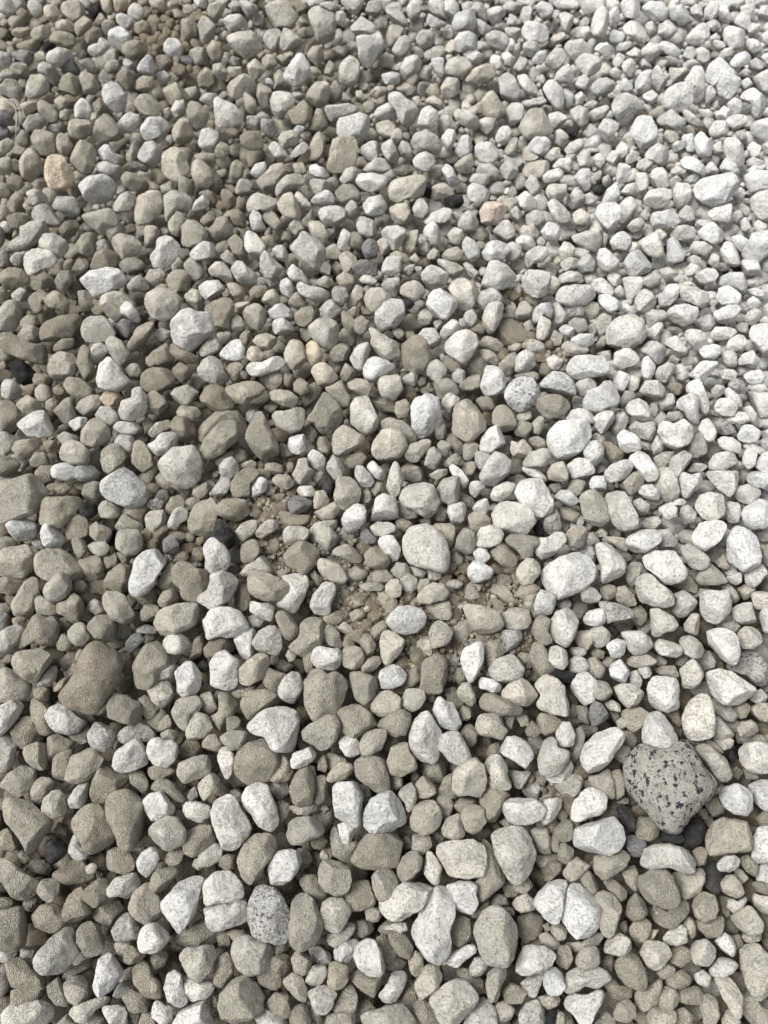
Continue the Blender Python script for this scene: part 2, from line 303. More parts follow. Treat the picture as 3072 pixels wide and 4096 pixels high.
# ------------------------------------------------------------------ the stones one can see: code, layer, outline (in quarter-thousandths of the bed's plan as seen)
DATA = """l 0,0 12,0 15,7 16,13 14,16 8,16 2,13 -3,7
w 29,1 38,0 42,5 43,12 41,17 37,19 32,14 28,7
c 43,7 49,5 56,6 59,10 59,16 53,23 49,21 45,15
c 65,2 76,0 82,3 86,9 84,16 74,23 66,16 61,10 62,5
t- 50,0 61,0 62,9 59,10 54,6 51,5
k 88,8 97,5 102,7 100,14 94,21 89,16
c 100,-3 110,-1 115,7 112,14 108,15 103,9
o 113,-5 127,-5 127,8 122,13 115,12
w 130,6 134,3 140,5 145,12 142,19 137,21 131,17 127,12
w 116,15 120,13 126,15 133,19 134,25 130,30 122,27 115,21
t 94,22 100,13 106,16 106,21 102,25 96,24
c 148,0 162,-3 168,8 165,12 160,12 152,6
c 168,3 174,0 179,1 178,9 172,10 168,7
t 135,24 142,20 149,23 150,32 143,38 135,32
t- 16,14 21,8 28,12 31,20 27,27 20,22
t 7,17 14,16 22,17 24,23 23,27 13,28 8,23
c 54,21 60,19 68,21 74,28 75,34 69,34 60,31 56,27
c 76,23 84,16 91,21 93,25 86,32 79,38 75,30
c 31,32 35,28 43,25 50,27 51,34 47,39 39,42 32,37
t 50,37 56,32 66,32 74,36 76,43 71,49 60,45 51,42
d 84,35 93,27 101,29 102,36 93,44 86,42
c 102,24 105,20 112,20 116,25 112,30 109,36 103,34
w 109,31 116,27 122,27 130,36 133,43 125,49 115,49 109,41
w+ 88,47 93,44 98,43 100,37 104,36 109,38 110,47 104,54 93,58 88,52
t 12,30 19,28 29,27 31,34 23,38 16,38 12,35
t 16,45 25,41 36,38 41,44 38,49 28,51 19,49
k 41,45 46,42 54,43 56,46 49,53 43,50
w+ 46,58 49,51 58,47 66,49 73,53 75,58 71,64 61,67 53,66 47,62
s 12,53 21,50 30,51 35,58 32,65 28,66 20,61 13,58
w -3,54 0,52 8,53 13,60 10,69 3,69 -3,67
t 35,53 41,50 47,57 46,61 38,61 35,57
g 61,68 66,61 74,60 80,65 81,71 76,76 66,76 61,72
c- 78,61 86,59 94,59 95,67 94,73 86,69
t 59,86 62,78 69,73 76,78 82,84 81,93 75,96 65,96 59,91
c 80,76 83,72 91,74 98,80 101,87 95,97 87,96 82,87
t+ 120,44 127,41 137,39 145,43 149,49 143,58 134,62 127,58 122,52
s 104,69 106,62 113,59 120,62 120,67 116,74 109,73
w+ 137,68 141,61 148,54 153,59 155,66 154,73 147,76 139,74
t- 116,76 124,67 133,72 138,78 134,87 127,90 120,83
w- 124,59 132,60 137,66 133,72 125,67 123,64
t 137,81 143,76 153,78 154,86 146,93 137,90
w+ 102,93 104,86 111,81 119,84 126,94 127,101 124,111 117,113 111,109 104,101
w 164,44 169,39 176,38 182,45 185,53 177,58 169,56 164,51
c- 170,10 178,9 187,14 182,21 174,20
t- 156,57 164,53 174,61 171,69 161,71 156,66
w- 157,73 164,71 171,76 169,81 162,87 157,83
t 163,88 175,82 185,90 191,97 185,103 170,105 165,100
t 9,69 16,61 22,60 28,67 30,75 24,81 17,76
c -2,74 7,68 14,74 15,79 6,82 -2,81
c 0,86 7,79 16,81 22,88 23,96 19,102 9,97 -1,91
c+ 28,81 31,75 39,73 47,78 52,86 47,93 38,100 29,100 25,93
w- 38,67 44,62 53,66 58,73 58,81 53,86 47,78 39,73
t- 29,65 38,62 43,64 37,72 30,71
c 20,105 27,102 37,102 38,108 31,116 23,116
t 37,103 42,100 52,106 59,115 57,122 49,122 39,113
c 54,101 61,95 66,101 68,109 64,110 58,110
w+ 73,112 76,103 81,98 89,101 93,111 89,120 83,118 73,117
t- 93,103 100,98 108,105 106,112 100,115 94,110
c 60,112 66,109 71,112 69,120 64,123 60,118
w 23,125 29,116 39,115 47,120 47,126 38,130 28,132
c 135,103 141,95 150,94 157,100 161,111 157,117 146,117 139,111
c 66,124 75,119 87,120 91,125 91,133 84,139 74,138 67,131
t+ 93,130 96,120 104,113 112,113 117,125 125,137 122,141 112,140 102,142 95,138
w- 49,125 56,124 60,130 61,133 52,132 47,128
w 118,123 125,115 131,111 139,117 139,125 131,133 123,132
w 140,123 147,118 160,117 167,122 170,130 165,137 155,138 147,141 142,134
c- 161,110 169,108 174,115 170,122 163,119
w 171,109 176,101 185,100 187,108 183,116 176,119
c 171,134 175,125 182,118 189,120 192,130 193,143 182,147 175,142
g -5,109 7,111 14,120 16,125 9,126 -5,123
g- -2,126 6,126 12,134 9,138 -2,140
c -2,143 8,138 14,142 13,148 5,155 -2,154
t 16,138 22,130 30,134 31,145 23,147 17,143
c 31,138 35,131 43,130 53,134 56,145 57,152 46,156 37,150
t 56,137 61,133 68,137 73,146 68,155 62,155 57,148
t+ 71,150 75,141 82,140 93,145 97,153 95,167 89,176 79,172 71,162
c 19,162 23,154 30,149 37,154 42,163 41,174 31,182 23,177
o+ 42,170 47,157 53,154 64,156 67,164 74,174 73,186 66,189 54,191 46,185 43,178
w 98,152 104,145 110,146 115,154 124,156 125,163 120,167 108,162 100,160
w 97,164 103,161 113,165 124,167 124,176 117,182 109,176 100,172
c- 130,139 137,128 142,134 145,142 137,148 131,147
c- 126,154 134,141 141,146 139,155 131,163 126,160
w 137,157 145,143 153,141 162,150 161,161 154,167 143,162
c+ 163,153 170,147 177,147 185,156 190,168 187,177 179,184 168,178 162,172
c- 153,142 164,139 171,145 163,149
g 130,163 135,161 143,164 149,170 145,172 133,168
c -3,160 8,156 13,162 13,170 7,175 -3,174
w+ 78,185 88,176 102,174 113,179 118,190 112,200 104,205 89,203 83,196
t 120,178 125,172 137,175 148,183 149,189 142,192 130,190 122,185
d 6,179 14,175 21,177 25,185 17,191 9,189
l 53,207 58,197 65,195 74,197 80,206 79,216 72,217 62,213
c+ 80,212 91,210 109,208 117,216 119,225 109,232 101,236 91,228 83,221
l 112,205 121,195 130,191 138,199 140,205 131,211 117,212 112,208
c 135,212 137,197 148,192 159,192 163,205 158,216 147,222 138,225 136,218
c 161,197 172,192 187,192 192,201 189,210 183,213 175,217 168,222 161,216
c 168,223 177,212 183,215 184,225 179,236 171,234
c- 145,227 154,225 161,232 153,244 145,249
w+ 157,237 164,234 173,238 180,246 178,255 169,267 161,270 152,267 150,257 156,248
t 6,205 15,192 21,192 25,200 19,210 11,213
c 26,192 35,189 46,194 48,200 41,205 32,207
l 32,215 35,207 43,205 51,207 57,216 62,225 54,227 42,225 35,221
d 7,217 17,213 28,213 31,222 21,229 11,228
l 21,228 30,222 41,221 49,223 52,231 44,236 36,243 27,250 15,250 9,246 11,239 20,237
c- 12,238 15,229 22,229 25,234 17,239
l+ 38,242 44,234 54,233 64,239 70,246 69,253 58,258 47,249 40,247
g -7,227 0,226 5,234 6,239 0,248 -7,248
w+ 23,265 26,253 35,248 48,249 54,255 58,260 52,267 41,269 30,276 25,271
l -5,254 5,250 11,257 10,265 0,268 -5,264
l 10,259 16,253 27,252 27,262 22,268 14,265
d 59,229 65,222 77,220 80,226 74,236 65,241 61,234
t 74,244 79,237 87,233 95,234 96,247 91,257 80,253
t 104,234 109,226 121,223 127,231 119,238 111,243
c 110,242 119,234 131,233 140,239 141,249 132,258 121,258 114,249
t 90,268 96,254 105,249 117,253 121,263 111,269 99,270
t 114,267 125,259 135,257 145,264 145,271 132,276 124,270
d 0,274 10,268 21,269 28,276 30,283 17,289 7,289 0,281
t 30,285 36,273 43,271 53,278 54,284 44,289 33,292
t 54,281 61,271 73,270 75,279 68,289 57,289
t- 72,269 78,259 89,259 88,270 77,276
w+ 79,280 89,270 105,267 119,269 126,278 126,285 117,290 104,295 95,297 87,289
c+ 126,286 132,278 140,275 146,280 150,289 141,292 129,291
c 145,278 150,270 161,269 167,276 164,285 153,286 146,283
t 166,281 173,271 184,270 192,279 192,288 180,294 171,290
c 184,265 190,258 199,259 205,267 204,276 195,281 188,275
c 184,296 192,289 198,291 204,299 205,307 198,311 188,304
c+ 142,305 145,294 154,289 166,288 175,292 182,299 180,310 171,317 162,321 150,315
t 152,288 158,283 168,285 172,291 161,289
l 11,294 20,288 27,291 28,299 21,302 14,300
t 28,300 33,294 44,289 48,296 42,306 43,312 36,313 30,309
t+ 41,302 47,294 53,289 61,294 70,301 68,315 61,311 49,307
t- 78,291 87,291 96,297 93,307 84,313 79,305
c 100,306 104,296 114,291 126,292 135,301 136,311 129,322 119,322 109,315
w+ 120,307 125,301 131,302 137,310 141,321 138,323 131,321 121,315
g 114,326 121,318 131,321 137,327 129,341 120,337
c 0,310 6,302 15,301 22,309 23,318 16,328 6,331 -4,328
d -5,289 4,286 10,295 9,302 0,304 -5,301
t 20,322 27,315 36,316 40,323 31,330 21,327
c 17,336 25,326 33,325 40,331 41,342 32,344 22,341
d 41,327 47,321 65,316 78,315 82,320 78,330 77,338 62,339 43,343 41,334
t+ 0,333 7,332 21,337 33,344 51,344 53,352 47,365 37,363 23,359 7,353 -4,343
d 54,346 64,337 74,338 73,349 62,351 54,351
c+ 78,334 83,322 90,316 101,315 109,320 112,327 116,334 109,341 95,343 84,341 79,339
t 126,347 132,338 137,328 147,322 156,323 154,333 143,342 133,352 127,352
l- 154,334 161,328 171,330 171,338 161,342
w+ 171,334 173,321 180,312 190,309 200,313 213,313 224,321 213,332 205,343 193,353 183,349 174,343
t 168,347 173,341 180,349 194,354 198,359 192,364 179,360 171,354
c 47,368 51,358 59,352 72,353 78,359 79,369 70,377 61,381 52,377
t 77,348 84,343 91,347 89,356 94,367 94,378 91,383 84,379 77,365
w 88,353 94,344 104,342 108,346 106,354 96,364 91,363 88,358
c 106,341 112,336 121,341 130,353 130,364 124,369 116,363 109,353
w+ 94,377 98,367 101,357 106,353 116,364 127,377 135,384 126,388 121,393 112,390 96,386
t 148,356 158,346 166,344 173,356 173,364 163,368 156,364
t 146,358 152,354 158,360 153,368 146,364
t 125,368 131,363 137,364 142,372 138,379 130,379
d 142,375 147,369 157,368 169,369 175,378 171,388 159,393 148,391 142,385
d 172,367 179,363 188,367 192,374 188,381 180,383 173,378
k 10,364 17,359 26,364 35,372 32,384 25,386 15,377
l 2,386 4,378 11,377 17,384 23,393 17,399 9,401 2,396
d 31,380 35,373 47,374 54,380 47,385 35,385
c 35,389 41,385 51,386 54,393 49,401 40,401 35,395
d 53,390 59,384 67,389 70,395 64,398 56,395
t 64,385 69,378 80,379 91,388 99,393 91,398 79,399 69,393
c 16,405 25,396 32,394 40,400 40,412 31,419 21,412
o 99,398 106,390 116,390 121,398 117,405 106,406
c 74,412 80,401 89,395 100,396 101,405 93,412 80,416
w+ 119,410 122,400 132,398 135,391 131,389 140,386 147,394 147,407 143,417 132,421 122,419
t 147,395 154,391 164,398 169,407 161,414 151,415 147,405
c 171,394 177,386 189,385 199,393 198,402 187,406 175,401
t 174,412 180,406 195,406 201,414 195,421 183,422
d 171,425 175,417 187,417 195,430 193,441 183,443 173,433
t 0,404 7,399 16,407 22,417 17,428 10,433 -2,430
w+ 17,425 25,416 35,411 42,409 49,416 56,428 51,437 41,438 27,436
t 54,410 61,399 70,398 75,410 77,420 68,427 61,420
c 46,401 54,398 58,402 54,411 46,409
w 68,423 77,417 87,417 87,426 75,431
l 94,417 101,407 111,407 120,416 119,422 109,426 100,422
c+ 82,430 88,422 99,417 108,427 111,436 108,444 94,448 83,444 80,437
l 112,427 119,422 136,422 140,427 135,435 120,433
t- 141,423 150,417 156,422 153,432 145,437
c 148,433 156,423 168,420 172,427 163,435 152,438
w+ 146,444 153,442 161,433 171,432 179,436 175,447 163,456 153,454
l 114,440 121,435 132,436 138,446 129,453 117,448
c 57,437 64,432 78,437 77,446 65,448
t 43,444 49,440 57,442 56,451 47,453
l -7,435 2,432 12,435 22,439 15,445 12,452 5,456 -7,453
t+ 11,449 17,441 30,439 41,439 43,444 37,450 27,455 16,455
c+ 59,452 62,442 69,439 80,442 87,449 90,453 89,462 82,468 74,468 69,463 61,460
c 103,451 111,444 119,444 125,450 125,461 119,468 111,474 104,470 101,460
t 132,455 135,442 140,440 146,445 150,453 156,462 152,468 145,473 137,468 132,462
l+ 158,467 163,457 173,449 184,447 194,446 199,453 203,465 204,474 196,483 188,488 180,487 171,483 159,477
c- 156,477 161,472 177,484 175,489 164,489 157,484
t -6,460 5,456 15,458 20,465 15,472 5,477 -6,474
t 30,460 35,453 44,453 51,460 48,466 37,467 32,466
t 35,472 41,466 52,466 57,476 53,483 44,482 37,477
w 51,471 54,466 67,463 77,468 87,466 91,463 100,471 98,478 87,482 74,479 68,481 54,477
t- 89,450 99,446 103,452 101,462 99,472 91,465
t- 0,474 7,472 20,472 30,476 12,479 5,482 0,481
t+ -7,484 7,481 22,477 32,474 43,479 46,488 52,491 46,495 42,507 32,514 20,518 7,523 -7,521
t 54,489 61,482 67,482 70,489 65,495 57,494
t- 74,483 82,482 87,484 83,491 75,489
t 82,493 85,484 94,482 101,484 101,498 96,503 87,500
w+ 101,483 111,474 126,466 132,468 137,476 145,481 147,491 147,500 142,505 130,508 117,504 108,500 101,493
t+ 40,515 43,502 46,497 64,497 83,498 79,508 73,513 68,521 62,529 49,525 38,525
k 77,512 82,504 89,502 99,505 98,512 91,518 83,518
c 99,507 103,500 114,504 122,509 120,517 110,519 101,517
t 124,508 133,507 145,504 146,513 141,520 132,520 125,514
s 146,505 150,500 157,498 164,502 162,509 153,510
t 167,504 172,497 180,495 185,500 184,509 178,513 171,517 166,512
l+ 167,523 172,513 175,507 183,507 188,512 187,519 180,524 177,530 168,528
t 185,500 194,497 200,500 198,510 189,512
c 192,494 195,487 205,483 213,489 208,499 198,500
t 189,520 194,509 200,502 213,500 217,512 215,529 205,536 193,535 188,529
t- 168,483 180,486 193,488 188,495 179,492
w 6,525 15,520 25,519 35,524 38,528 36,536 28,541 17,541 11,534
w+ 40,533 43,525 49,523 57,528 65,536 63,544 58,550 49,550 42,544
t 65,529 69,520 77,515 85,518 89,526 87,535 77,539 67,539
t 89,524 94,520 99,525 111,529 111,538 105,544 96,541 90,534
t 114,529 124,514 133,520 143,525 142,533 130,531 119,531
c+ 106,538 114,531 127,530 137,530 143,538 142,550 136,555 126,556 117,549 110,544
c 146,517 151,512 163,510 168,517 166,525 159,531 153,534 146,526
g+ 162,541 167,534 173,534 178,542 179,551 173,557 164,552
t -5,539 7,536 17,542 15,550 5,550 -5,549
l- 31,542 37,538 46,546 42,550 35,547
t 72,540 79,538 85,542 87,551 82,559 74,554
t- 62,545 70,542 74,551 68,555 62,551
c 88,545 93,542 104,542 110,547 106,555 99,556 90,551
c -7,563 2,550 15,547 26,545 31,551 33,561 32,570 22,577 10,577 -7,573
c 35,555 47,550 59,550 70,555 77,563 83,570 79,577 69,580 54,580 42,578 35,568
t- 78,562 89,556 99,556 104,567 103,577 94,584 85,580 80,571
t- 104,557 115,552 120,560 117,566 106,568
t- 116,552 129,555 130,561 122,563
t 104,582 109,573 117,566 125,562 132,565 130,577 129,591 116,591 105,587
w+ 129,581 132,571 136,559 146,551 158,547 166,549 169,554 166,563 158,575 153,586 145,594 137,598 130,593
t 161,576 168,566 175,562 174,576 182,587 173,591 162,589 159,583
t+ 172,570 179,562 188,562 195,567 208,570 217,578 213,591 198,601 188,602 182,597 180,588 173,581
t 158,601 163,592 173,589 179,593 178,601 171,607 162,607
t -7,581 5,577 17,577 25,582 20,591 10,594 -7,592
c 11,607 17,594 25,582 32,578 38,581 37,591 40,594 35,605 25,614 14,617 11,612
c+ 41,586 52,577 64,571 73,575 74,586 70,596 59,601 48,601 43,594
t- 74,578 83,581 90,588 84,594 73,591
c 35,601 40,594 47,601 54,603 62,614 57,619 47,617 37,612
t 54,604 67,601 74,593 82,601 85,613 82,619 72,625 64,615 56,612
c+ 100,597 106,591 117,591 127,599 132,609 135,614 130,623 124,624 111,619 105,610
c- 88,605 94,599 103,603 105,612 96,615 89,610
t- 136,591 151,584 158,588 158,603 146,608 138,601
t 141,613 146,604 156,605 162,613 154,622 143,624
c+ 154,624 157,614 166,608 179,603 193,603 201,607 203,612 198,622 185,631 173,636 161,636
t -4,605 7,603 11,609 7,617 -4,614
g -4,614 5,612 11,618 9,628 -4,633
t 12,619 21,615 27,619 23,626 14,625
l+ -10,643 -2,634 7,628 17,624 23,629 20,640 10,652 0,660 -10,657
t 17,647 25,633 32,618 40,613 44,619 53,617 58,625 58,638 52,645 42,645 32,641 22,649
t- 58,622 64,614 72,626 67,631 59,630
t+ 87,623 95,615 108,614 116,623 120,628 115,640 105,641 94,638 88,629
c+ 68,631 74,624 82,622 88,628 91,638 84,646 75,646 68,638
c 57,644 62,635 68,635 74,646 67,650 58,650
t- 120,628 129,625 132,635 124,641 116,639
l- 136,630 146,624 156,628 156,634 138,633
g 127,641 132,635 138,633 145,640 138,647 129,654 126,647
t- 106,643 116,640 126,641 125,647 114,649
w+ 161,641 167,636 180,633 188,638 190,646 184,652 175,655 167,652
t 194,640 200,636 205,638 200,659 194,662 190,660
t- 183,631 195,626 199,635 193,643 185,638
c+ 11,660 16,652 27,650 40,649 49,654 53,659 47,668 40,677 33,685 25,678 15,672
t- 59,661 69,652 78,647 77,657 70,667 64,672
t 77,652 84,647 87,655 82,662 75,660
b+ 56,701 61,691 69,681 77,668 83,652 91,641 101,641 109,646 120,650 122,660 119,677 112,691 104,703 95,715 87,715 74,709 62,703
t+ 132,665 140,652 146,645 158,640 164,649 171,656 172,665 161,675 156,683 146,690 135,687 132,675
l+ 156,673 161,665 174,665 175,672 171,681 159,682
t- 124,662 132,657 132,672 125,677
w+ 175,673 180,667 187,661 196,665 203,676 200,687 194,696 184,697 178,692 177,681
t- 174,665 183,655 192,660 192,665 180,667
k 195,666 203,660 210,665 205,673 199,671
c -7,675 2,667 12,670 20,677 30,683 30,692 25,699 12,702 -2,701
l 37,685 44,675 52,666 57,667 57,676 51,686 43,688
t 33,691 42,686 52,691 52,698 42,704 35,699
c- 67,672 74,662 82,665 77,675 69,681
t 52,691 62,678 68,675 69,681 59,693
c 147,688 153,683 166,682 174,685 175,694 173,704 163,709 153,702
w+ -10,707 2,705 12,700 21,701 25,706 20,717 11,727 0,736 -10,734
w 46,716 51,705 58,701 67,707 77,711 87,717 84,724 77,731 67,734 57,731 49,724
t+ 106,707 109,700 116,694 129,697 138,703 143,712 143,721 136,726 121,723 109,718
t 27,708 33,700 43,699 49,703 47,715 51,724 57,731 47,734 38,732 33,720
t 138,700 146,695 153,702 159,708 153,716 146,720 142,710
t- 145,722 153,716 161,708 171,708 173,722 158,732
c+ 172,712 177,700 185,696 198,696 203,705 198,712 192,715 189,724 185,732 177,727
c+ 185,734 190,722 189,715 195,712 208,715 213,727 203,739 194,744 187,739
t 158,732 159,722 166,715 172,718 171,727
c 200,695 210,692 217,707 210,715 203,710
s+ 87,734 94,722 103,718 111,724 117,734 114,743 105,753 98,752 90,744
s 120,733 126,727 141,723 148,727 156,736 153,742 138,741 124,744 119,739
w+ 112,752 121,748 131,741 138,739 145,747 147,758 148,764 136,769 126,773 119,774 112,766
w+ 146,749 151,739 158,737 166,741 172,739 180,748 179,755 171,764 166,768 156,765 147,760
c 161,734 169,729 178,731 178,739 171,742 163,739
t- 65,734 77,732 89,724 91,732 87,739 90,745 79,744 69,739
d 11,732 22,718 30,717 35,727 44,736 42,743 30,743 22,749 15,742
l -6,739 7,736 15,738 17,745 14,759 10,769 0,771 -6,769
c+ 21,753 27,745 37,742 44,745 48,752 47,766 41,771 30,768 25,762
t 48,737 57,734 67,739 75,744 72,752 54,754 52,764 48,757
t 53,759 59,753 69,750 74,755 69,769 65,781 59,784 54,780 53,769
t+ 70,762 74,753 87,748 96,750 105,759 101,766 89,779 74,784 65,779 67,769
t 146,769 158,765 173,764 178,771 171,779 154,780 147,775
c+ 177,771 180,763 195,757 208,754 215,764 208,775 195,780 185,784 178,776
d- 178,752 188,739 198,742 203,752 193,757 182,759
c 1,783 10,773 22,766 33,769 36,779 30,789 19,797 10,791 0,787
c 31,791 35,783 41,778 49,779 56,785 52,791 44,797 41,806 33,802
c+ 41,807 44,799 52,791 61,789 65,797 68,810 64,816 52,818 41,816
l+ 68,799 75,789 84,781 90,784 88,799 83,808 70,808
t 94,781 99,770 109,766 117,774 129,774 131,780 119,791 104,802 96,802 91,792
t 129,774 132,770 141,771 148,781 148,791 145,795 136,787 131,783
t 151,789 158,779 168,780 177,786 185,794 183,802 174,800 166,792 156,792
t- 150,784 157,780 157,791 151,791
w+ 143,801 150,794 161,792 169,796 177,807 174,815 163,816 157,820 151,821 145,811
w 182,810 187,802 198,802 210,806 210,816 200,823 188,818
l- 180,806 188,794 195,786 198,796 192,802 185,806
t+ 1,806 7,799 22,800 31,802 40,812 47,818 54,823 49,833 41,843 42,854 35,859 27,854 22,843 15,832 6,821 4,813
t+ 73,821 80,810 91,804 101,805 106,813 114,828 116,838 112,848 101,854 91,853 84,848 77,836 74,828
t+ 106,801 114,792 127,791 138,796 145,805 150,825 148,841 138,846 126,851 119,848 116,834 109,820
c+ 148,832 156,820 167,815 178,818 187,831 185,841 180,848 169,851 158,846 150,841
t- 54,831 59,822 67,828 67,836 57,836
k 46,843 51,837 59,838 68,846 64,855 57,863 52,865 47,858
l 68,851 73,836 78,834 82,847 89,853 84,859 77,860 69,854
t -5,836 5,828 12,833 17,848 10,851 -5,848
t- 17,854 20,848 27,855 32,863 25,865
t- 26,868 33,860 46,860 52,870 47,876 35,873
t -7,862 2,859 12,863 25,873 40,883 38,890 30,897 17,900 10,893 4,883 -7,878
d- 52,875 62,868 72,859 82,860 89,869 96,878 82,883 64,883
c 85,867 93,863 99,865 94,874 87,873
t 104,865 108,853 116,848 129,853 135,863 133,870 124,874 111,870
w+ 137,863 141,854 151,847 158,848 159,859 153,870 146,878 138,870
c 164,860 168,852 178,847 183,853 180,863 171,867
t- 133,849 143,847 148,847 138,857
t 183,843 189,831 200,825 213,827 215,841 203,853 193,857 185,852
c 192,865 195,859 203,857 205,867 198,870
t+ 150,883 154,873 166,867 173,864 177,872 173,883 166,891 156,894 150,890
c 38,889 42,880 52,876 59,880 58,893 51,902 44,900 38,894
t+ 80,893 89,884 99,878 106,879 110,890 106,900 94,909 84,902
t 63,912 67,897 77,888 82,888 82,897 89,905 91,912 82,920 72,923 64,920
l+ 106,890 114,879 129,874 136,873 141,883 132,894 129,901 120,896 108,897
c+ 129,905 133,895 143,885 151,883 151,891 159,897 163,912 162,922 153,926 138,920 131,914
w+ 161,902 169,894 177,883 192,875 205,870 204,880 198,897 195,912 185,927 180,935 173,925 166,915
t 33,917 40,907 49,904 61,906 64,915 69,925 62,932 49,932 37,927
t- 89,916 101,907 119,902 126,910 116,920 111,927 99,922
s+ 111,931 116,920 127,912 135,920 141,927 141,936 129,941 116,941
t+ 77,932 82,925 89,921 98,926 104,935 105,944 101,954 87,957 77,942
t+ -10,915 5,910 17,907 26,911 32,922 32,935 27,946 15,952 -10,949
t- 23,905 27,897 37,895 42,902 35,911 27,911
t -5,899 7,897 14,902 10,910 -5,912
w+ 137,944 141,932 148,923 158,923 168,933 173,942 168,948 153,954 140,952
t- 166,925 183,935 198,922 217,915 225,932 210,947 188,952 173,939
c 114,944 124,941 136,942 136,952 119,957
w+ 190,0 198,-4 205,-2 208,4 205,9 199,7
t 183,5 190,4 195,11 193,15 183,12
c 205,11 210,4 220,2 225,7 221,17 216,25 210,20
c- 228,5 235,0 240,2 240,12 232,12
w+ 239,0 247,0 257,6 260,11 252,14 247,17 241,10
w+ 223,20 229,15 240,14 247,20 250,25 242,28 237,32 228,31 224,25
s- 250,16 257,14 263,15 267,25 262,30 255,25
c+ 263,9 270,2 279,0 289,2 295,12 300,16 292,28 282,27 272,28 266,20
t- 293,4 300,1 307,6 305,15 297,12
t 182,20 190,19 197,25 197,37 190,44 182,41
c 198,25 203,16 210,20 216,28 214,37 204,47 198,37
c- 218,37 225,31 230,35 228,42 220,42
l+ 226,36 236,33 250,30 257,35 262,40 265,47 257,54 245,59 237,52 230,44
l+ 263,38 267,30 277,26 282,31 279,44 277,54 270,51 265,44
l+ 281,35 284,27 292,31 299,37 304,43 297,49 287,54 279,51
l+ 307,11 313,6 319,6 325,10 334,12 336,22 334,35 335,41 326,44 318,43 314,32 310,22
w 316,5 326,2 336,2 339,7 336,12 326,10
w 304,0 321,-5 325,1 319,6 309,6
w+ 340,0 349,-4 362,-4 365,6 359,17 351,14 344,7
w 336,12 342,10 347,16 344,22 336,21
l+ 365,10 368,2 376,0 382,1 381,10 375,17 367,15
w- 372,20 378,14 386,16 389,25 386,35 378,30
w+ 351,27 361,16 371,22 381,32 381,37 371,36 359,35 351,32
w+ 356,37 362,35 373,35 383,40 383,44 377,57 371,68 363,67 359,56
c- 331,49 339,46 349,49 344,57 334,54
l 339,68 341,62 351,56 359,62 360,74 356,83 349,87 340,82
c 324,72 329,61 334,64 335,79 324,75
c 307,54 313,47 323,44 324,57 319,67 309,59
l 294,49 302,47 305,53 297,57
w+ 282,77 287,68 297,54 303,54 310,64 310,72 304,85 294,87 284,83
c- 309,67 316,67 323,74 314,79 307,74
t 276,59 279,53 288,58 284,67 279,65
t 261,59 267,54 274,56 278,64 272,70 265,69
t- 246,62 251,54 260,57 257,62
c 247,65 255,59 263,65 266,70 260,79 253,82 249,72
t 207,46 213,40 220,43 224,54 220,62 214,63 208,54
c- 189,52 198,47 205,49 210,58 208,65 198,67 190,59
g- 181,56 190,54 195,62 193,68 181,65
t- 198,77 205,67 213,72 215,82 205,91 199,87
c 213,65 220,63 228,72 225,82 218,80 213,72
s- 226,62 232,56 244,59 242,67 230,67
c- 226,67 242,67 244,74 232,77
t+ 224,87 232,78 245,73 251,77 257,84 256,93 244,96 236,100 228,95
c 244,95 247,90 255,99 257,108 252,115 246,109
l+ 265,79 270,77 274,84 272,89 266,85
c 256,87 262,82 270,87 271,94 267,106 262,109 257,99
c- 274,74 279,69 284,72 284,82 282,91 274,89
l+ 270,101 273,91 281,90 292,94 297,101 287,111 284,120 276,119 272,109
t+ 287,112 297,106 304,99 308,106 314,109 310,120 304,125 294,124
c+ 305,94 313,85 323,78 329,84 330,94 328,104 319,108 309,103
t 329,89 336,80 342,89 342,99 331,104
c- 292,93 304,90 305,96 299,101 294,99
t- 303,84 309,77 316,82 309,88
t- 356,77 362,70 373,75 368,87 359,87
w+ 324,106 336,105 349,103 360,108 354,114 339,119 333,126 328,119
w+ 331,125 336,119 349,116 359,112 370,117 373,126 367,135 356,138 340,137 335,131
d 309,122 315,114 324,116 329,126 321,132 310,131
w 373,116 378,108 388,103 398,109 396,121 381,120
c- 376,124 388,120 396,126 393,138 383,138 377,131
c 368,96 376,87 387,87 388,94 376,99
t 363,104 371,99 377,104 375,111 366,114
c 356,91 361,89 366,99 361,103 356,98
t- 357,82 368,82 371,89 361,91
w 381,75 391,72 401,74 398,84 386,84
c- 378,57 386,53 396,57 393,67 381,67
c- 198,99 205,93 218,94 218,104 208,106
w+ 214,99 218,96 224,101 235,105 244,115 242,126 237,130 228,127 215,127 215,114
t+ 187,111 190,100 200,103 208,111 210,117 204,127 195,132 189,124
w+ 198,141 202,130 210,127 219,133 218,141 211,150 205,151 199,146
t 226,131 232,126 240,131 237,137 230,138
s 245,121 247,116 257,116 262,121 260,131 246,131
s 262,119 272,120 277,129 272,140 266,136 261,127
c 256,116 262,111 270,116 267,120 260,119
t+ 240,136 247,131 260,131 263,140 263,150 252,151 242,146
t 215,148 221,141 228,145 230,153 223,159 215,158
w+ 268,147 274,141 278,143 287,153 287,158 281,161 274,157
w+ 289,156 297,146 304,141 309,146 305,152 292,159
c+ 277,138 282,132 292,130 299,135 299,141 293,147 286,151 279,146
w+ 293,130 298,125 305,126 303,133 298,136
t 309,148 314,136 321,131 326,136 324,151 318,161 308,159
c- 300,133 309,131 314,136 307,143 302,141
t+ 325,148 331,140 342,137 355,137 357,148 356,163 346,171 339,177 330,171 325,161
w 361,147 370,142 378,141 380,152 376,159 368,162 362,153
l+ 360,169 366,163 376,158 388,159 393,167 383,174 368,172
w+ 356,180 360,173 373,173 386,177 387,183 381,190 371,193 359,188
w+ 339,180 346,169 354,166 359,172 354,180 344,184
w 309,166 316,164 324,169 330,177 324,180 316,177 310,172
